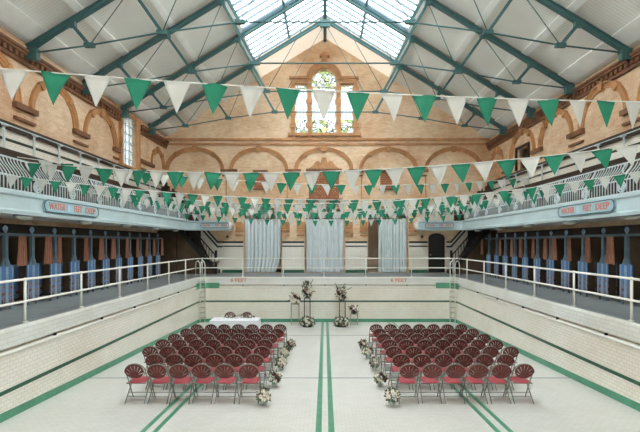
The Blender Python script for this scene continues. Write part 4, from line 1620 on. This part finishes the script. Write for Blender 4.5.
def arrangement(name, label, cat, loc, rx, rz_, zc, nl, nb, seed, group, vase=None, k=1.0, size=0.09, droop=0, sprays=0):
    t = thing(name, label, cat, loc, 0, group)
    put('foliage', leaf_cloud(rx, rz_, zc, nl, seed, droop, size), t)
    put_blooms(t, rx, rz_, zc, nb, seed, k)
    rs = random.Random(seed + 100)
    for i in range(sprays):
        a, b = rs.uniform(-PI, PI), rs.uniform(-0.1, 1.2)
        d = Vector((math.cos(a) * math.cos(b), 0.5 * math.sin(a) * math.cos(b), math.sin(b)))
        p0 = Vector((0, 0, zc))
        L = rs.uniform(1.5, 2.1) * (rx if b < 0.6 else rz_)
        q = p0 + d * L + Vector((0, 0, -0.05))
        m_ = MB().tube([p0, p0 + d * L * 0.6 + Vector((0, 0, 0.02)), q], 0.006, 5)
        for j in range(4):
            c = p0.lerp(q, 0.7 + 0.1 * j)
            m_.ball(c, 0.028, 0.7, 5, 3)
        put('spray', m_.mesh('spray', M['leaf']), t)
    if vase == 'bowl':
        v_ = MB().lathe([(0.05, 0.0), (0.075, 0.03), (0.08, 0.07), (0.065, 0.12), (0.075, 0.14), (0.06, 0.14), (0.05, 0.12), (0.062, 0.07), (0.04, 0.02)], n=16)
        put('vase', v_.mesh('vase', M['vase_glass'], True), t)
    elif vase == 'tray':
        put('tray', MB().lathe([(rx * 0.75, 0.0), (rx * 0.8, 0.05), (rx * 0.7, 0.05)], n=18).mesh('tray', M['black_iron'], True), t)
    elif vase == 'foam':
        put('holder', MB().lathe([(0.06, 0.0), (0.08, 0.08), (0.05, 0.1)], n=12).mesh('holder', M['leaf'], True), t)
    return t


LP = [(263.6, 405.4), (274.6, 386.8), (281.3, 370.2), (285.2, 358.6), (290.8, 350.4)]
RP = [(392.2, 405.6), (380.6, 387), (375, 370.2), (367.7, 358.6), (363, 350.4)]
seed = 11
for nm, lst in (('left', LP), ('right', RP)):
    for k, (px, py) in enumerate(lst):
        seed += 1
        which = ('nearest the viewer', 'second from the viewer', 'third from the viewer', 'fourth from the viewer', 'farthest from the viewer')[k]
        arrangement('aisle_posy', 'low white and plum posy %s of the aisle, %s' % (nm, which), 'flower arrangement',
                    floor_at(px, py), 0.125, 0.115, 0.22, 130, 17, seed, 'posies along the aisle', 'bowl', 0.95, 0.075)


def stand(label, px, py, wd, h, mat, group):
    p = floor_at(px, py)
    t = thing('flower_stand', label, 'flower stand', p, 0, group)
    lgm = MB().tube([(0, 0, 0), (0, 0, h)], 0.013, 8).mesh('leg', mat)
    for a in (-1, 1):
        for b in (-1, 1):
            put('leg', lgm, t, (a * wd / 2, b * wd / 2, -b * 0.038 * wd / 2))
    tp = MB().box((-wd / 2 - 0.015, -wd / 2 - 0.015, h), (wd / 2 + 0.015, wd / 2 + 0.015, h + 0.015))
    put('top_plate', tp.mesh('top_plate', mat), t)
    fr_ = MB()
    c = [(-wd / 2, -wd / 2), (wd / 2, -wd / 2), (wd / 2, wd / 2), (-wd / 2, wd / 2)]
    for i in range(4):
        a, b = c[i], c[(i + 1) % 4]
        fr_.tube([(a[0], a[1], 0.03), (b[0], b[1], 0.03)], 0.01, 6)
    put('base_frame', fr_.mesh('base_frame', mat), t)
    return p


g = 'metal flower stands at the far end of the aisle'
gf = 'flower arrangements at the far end of the aisle'
p = stand('tall black metal flower stand at the far end, left of the centre stripes', 307.2, 324.6, 0.27, 1.24, M['black_iron'], g)
arrangement('standing_flowers', 'tall plum and white flowers topping the left tall black stand', 'flower arrangement', p + Vector((0, 0, 1.255)), 0.19, 0.36, 0.36, 110, 36, 41, gf, 'foam', 1.35, 0.13, 0, 7)
arrangement('floor_flowers', 'white and plum flowers on the floor before the left tall black stand', 'flower arrangement', floor_at(307.3, 326.6), 0.29, 0.2, 0.2, 220, 24, 42, gf, 'tray', 1.3, 0.12)
p = stand('tall black metal flower stand at the far end, right of the centre stripes', 342.3, 324.6, 0.27, 1.08, M['black_iron'], g)
arrangement('standing_flowers', 'plum and white flowers topping the right tall black stand', 'flower arrangement', p + Vector((-0.07, 0, 1.095)), 0.21, 0.32, 0.32, 110, 34, 43, gf, 'foam', 1.35, 0.13, 0, 7)
arrangement('floor_flowers', 'white and plum flowers on the floor before the right tall black stand', 'flower arrangement', floor_at(341.3, 326.6), 0.29, 0.2, 0.2, 220, 24, 44, gf, 'tray', 1.3, 0.12)
p = stand('slim pale metal flower stand beside the left tall black stand', 295.2, 324.6, 0.36, 0.96, M['brass'], g)
arrangement('standing_flowers', 'round white flowers topping the slim pale left stand', 'flower arrangement', p + Vector((0, 0, 0.975)), 0.22, 0.22, 0.22, 90, 32, 45, gf, 'foam', 1.3, 0.09, 0, 4)
p = stand('short pale metal flower stand beside the right tall black stand', 354, 324.6, 0.34, 0.48, M['brass'], g)
arrangement('standing_flowers', 'small dark plum and white flowers topping the short pale right stand', 'flower arrangement', p + Vector((0, 0, 0.495)), 0.17, 0.18, 0.2, 100, 22, 46, gf, 'foam', 1.2, 0.09, 0, 4)

# low greenery along the back edge of the table and a white posy on a slim stand beside the left stairs
t = thing('table_garland', 'low dark greenery with small flowers along the back of the white table', 'flower arrangement', (-3.4, 16.5, tz + 0.745), 0, None)
gl_ = leaf_cloud(0.6, 0.05, 0.05, 120, 71, 0, 0.07)
for v in gl_.vertices:
    v.co.y *= 0.12
    v.co.z = max(0.002, v.co.z)
put('foliage', gl_, t)
for i in range(9):
    put('blossom', BL[PICK[i]], t, (-0.6 + 0.15 * i, 0.01, 0.07))
sp_ = Vector((bx(218) * 22.2 / YB, 22.2, 0))
t = thing('flower_stand', 'slim pale stand on the deck beside the foot of the left stairs', 'flower stand', sp_, 0, None)
put('pole', MB().tube([(0, 0, 0.02), (0, 0, 0.62)], 0.02, 8).mesh('pole', M['brass'], True), t)
put('base', MB().lathe([(0.13, 0), (0.13, 0.015), (0.03, 0.03)], n=16).mesh('base', M['brass'], True), t)
arrangement('standing_flowers', 'small white posy topping the slim stand beside the left stairs', 'flower arrangement', sp_ + Vector((0, 0, 0.62)), 0.12, 0.12, 0.12, 40, 20, 47, None, 'foam', 1.1, 0.05)
for px in (228, 421.5):
    nm = 'left' if px < 325 else 'right'
    t = thing('wall_lamp', 'small black wall lamp on the buff brick beside the %s landing' % nm, 'lamp', (bx(px), YB, bz(238)), 0, 'small black lamps on the gable wall')
    put('bracket', MB().bar((0, 0, 0.0), (0, -0.16, 0.1), 0.03, 0.03).mesh('bracket', M['black_iron']), t)
    put('shade', MB().lathe([(0.03, 0.16), (0.09, 0.02), (0.08, 0.02)], (0, -0.16, 0), 12).mesh('shade', M['black_iron'], True), t)

# ------------------------------------------------------------------ bunting
def flag_mesh(w_, h, mat, seed):
    rnd = random.Random(seed)
    b1, b2 = rnd.uniform(-0.06, 0.06), rnd.uniform(-0.04, 0.04)
    mb = MB()
    n = 6
    for side in (0, 1):
        for j in range(n + 1):
            v = j / n
            for i in range(n + 1):
                u = (i / n - 0.5)
                x = u * w_ * (1 - v)
                y = (b1 * math.sin(v * 2.6) + b2 * math.sin(u * 5 + 1) * (1 - v)) * h * 2 + (0.003 if side else -0.003)
                mb.v.append(Vector((x, y, -v * h)))
    S = (n + 1) ** 2
    for side in (0, 1):
        for j in range(n):
            for i in range(n):
                a = side * S + j * (n + 1) + i
                mb.f.append([a, a + 1, a + n + 2, a + n + 1])
    for j in range(n):
        for i in (0, n):
            a = j * (n + 1) + i
            mb.f.append([a, a + n + 1, S + a + n + 1, S + a])
    for i in range(n):
        mb.f.append([i, i + 1, S + i + 1, S + i])
    me = bpy.data.meshes.new('flag')
    me.from_pydata([tuple(v) for v in mb.v], [], mb.f)
    me.polygons.foreach_set('use_smooth', [True] * len(me.polygons))
    me.materials.append(mat)
    return me


FLAGS = {}


def flags_for(w_, h):
    key = (w_, h)
    if key not in FLAGS:
        FLAGS[key] = [[flag_mesh(w_, h, M[m_], i + 7 * int(w_ * 100)) for i in range(5)] for m_ in ('flag_green', 'flag_white')]
    return FLAGS[key]


def bunting(label, A, B, sag, pitch, w_, h, start=0, seed=1, phase=0.0, limit=None):
    """one cord from A to B with a parabolic sag and its alternating flags"""
    rnd = random.Random(seed)
    A, B = Vector(A), Vector(B)
    t = thing('bunting', label, 'bunting', A, 0, 'green and white bunting strings across the hall')
    f = lambda s_: A.lerp(B, s_) - Vector((0, 0, 4 * sag * s_ * (1 - s_)))
    put('cord', MB().tube([f(i / 40) - A for i in range(41)], 0.008, 6).mesh('cord', M['cord'], True), t)
    L = (B - A).length
    fl_ = flags_for(w_, h)
    n = int((L - phase) / pitch)
    ang = math.atan2(B.y - A.y, B.x - A.x)
    for i in range(n):
        s_ = (phase + pitch * (i + 0.5)) / L
        if limit and not (limit[0] <= f(s_).x <= limit[1]):
            continue
        k = (i + start) % 2
        o = put('flag', fl_[k][rnd.randrange(5)], t, f(s_) - A)
        tl = math.atan2(f(min(1, s_ + .01)).z - f(max(0, s_ - .01)).z, L * 0.02)
        o.rotation_euler = (rnd.uniform(-0.15, 0.15), -tl + rnd.uniform(-0.06, 0.06), ang + rnd.uniform(-0.22, 0.22))
        o['label'] = ('green' if k == 0 else 'white') + ' triangular flag'
    return t


def P(px, py, y):
    return ((px - 325) / F * y, y, CAMZ + (243 - py) / F * y)


def gal(s, y, h):
    return ((GL - 0.2 if s < 0 else GR + 0.2), y, CAMZ + h)


bunting('large flags of green and white bunting, highest and nearest string across the hall', (-7.3, 5.11, CAMZ + 2.43), (7.45, 7.31, CAMZ + 2.45), 0.193, 0.52, 0.36, 0.44, 0, 1, 0.34)
bunting('bunting of closely set flags just below the gable wall arches, second nearest the viewer', (-7.3, 10.06, CAMZ + 1.952), (7.45, 7.93, CAMZ + 2.07), 0.475, 0.4446, 0.4, 0.41, 0, 2, 0.183)
bunting('bunting string crossing at the imposts of the gable wall arches behind the second string', (-7.3, 9.96, CAMZ + 2.04), (7.45, 14.68, CAMZ + 2.33), 0.473, 0.4455, 0.31, 0.33, 1, 3, 0.367)
bunting('bunting string from the left gallery front to the nearer end of the right gallery', (-7.3, 12.5, CAMZ + 1.67), (7.45, 8.75, CAMZ + 1.65), 0.66, 0.29, 0.24, 0.28, 0, 4, 0.0)
bunting('bunting string from the right gallery front to the nearer end of the left gallery', (-7.3, 9.4, CAMZ + 1.55), (7.45, 13.0, CAMZ + 1.75), 0.5, 0.3, 0.25, 0.29, 1, 5, 0.1)
bunting('bunting string level across the far end, topmost of the lower cluster', gal(-1, 21.4, 2.2), gal(1, 21.2, 2.2), 0.3, 0.46, 0.36, 0.38, 0, 6, 0.1)
bunting('bunting string level across the far end, middle of the lower cluster', gal(-1, 18.4, 1.8), gal(1, 18.9, 1.8), 0.42, 0.38, 0.26, 0.3, 1, 7, 0.1)
bunting('bunting string level across the far end, sagging lowest over the curtains', gal(-1, 21.0, 1.5), gal(1, 21.0, 1.5), 0.38, 0.40, 0.28, 0.32, 0, 8, 0.2)
bunting('bunting string sloping from the left gallery to the far right landing', gal(-1, 14.6, 1.62), gal(1, 21.6, 1.75), 0.4, 0.38, 0.28, 0.32, 1, 9, 0.1)
bunting('bunting string sloping from the right gallery to the far left landing', gal(-1, 21.8, 1.75), gal(1, 13.6, 1.66), 0.42, 0.38, 0.28, 0.32, 0, 10, 0.1)
bunting('small bunting string across the far end between the middle and lowest strings', gal(-1, 19.6, 1.7), gal(1, 20.0, 1.7), 0.36, 0.34, 0.24, 0.28, 1, 12, 0.1)
bunting('bunting string across the far end just under the topmost of the lower cluster', gal(-1, 17.2, 2.0), gal(1, 20.6, 1.95), 0.42, 0.42, 0.3, 0.34, 1, 13, 0.1)
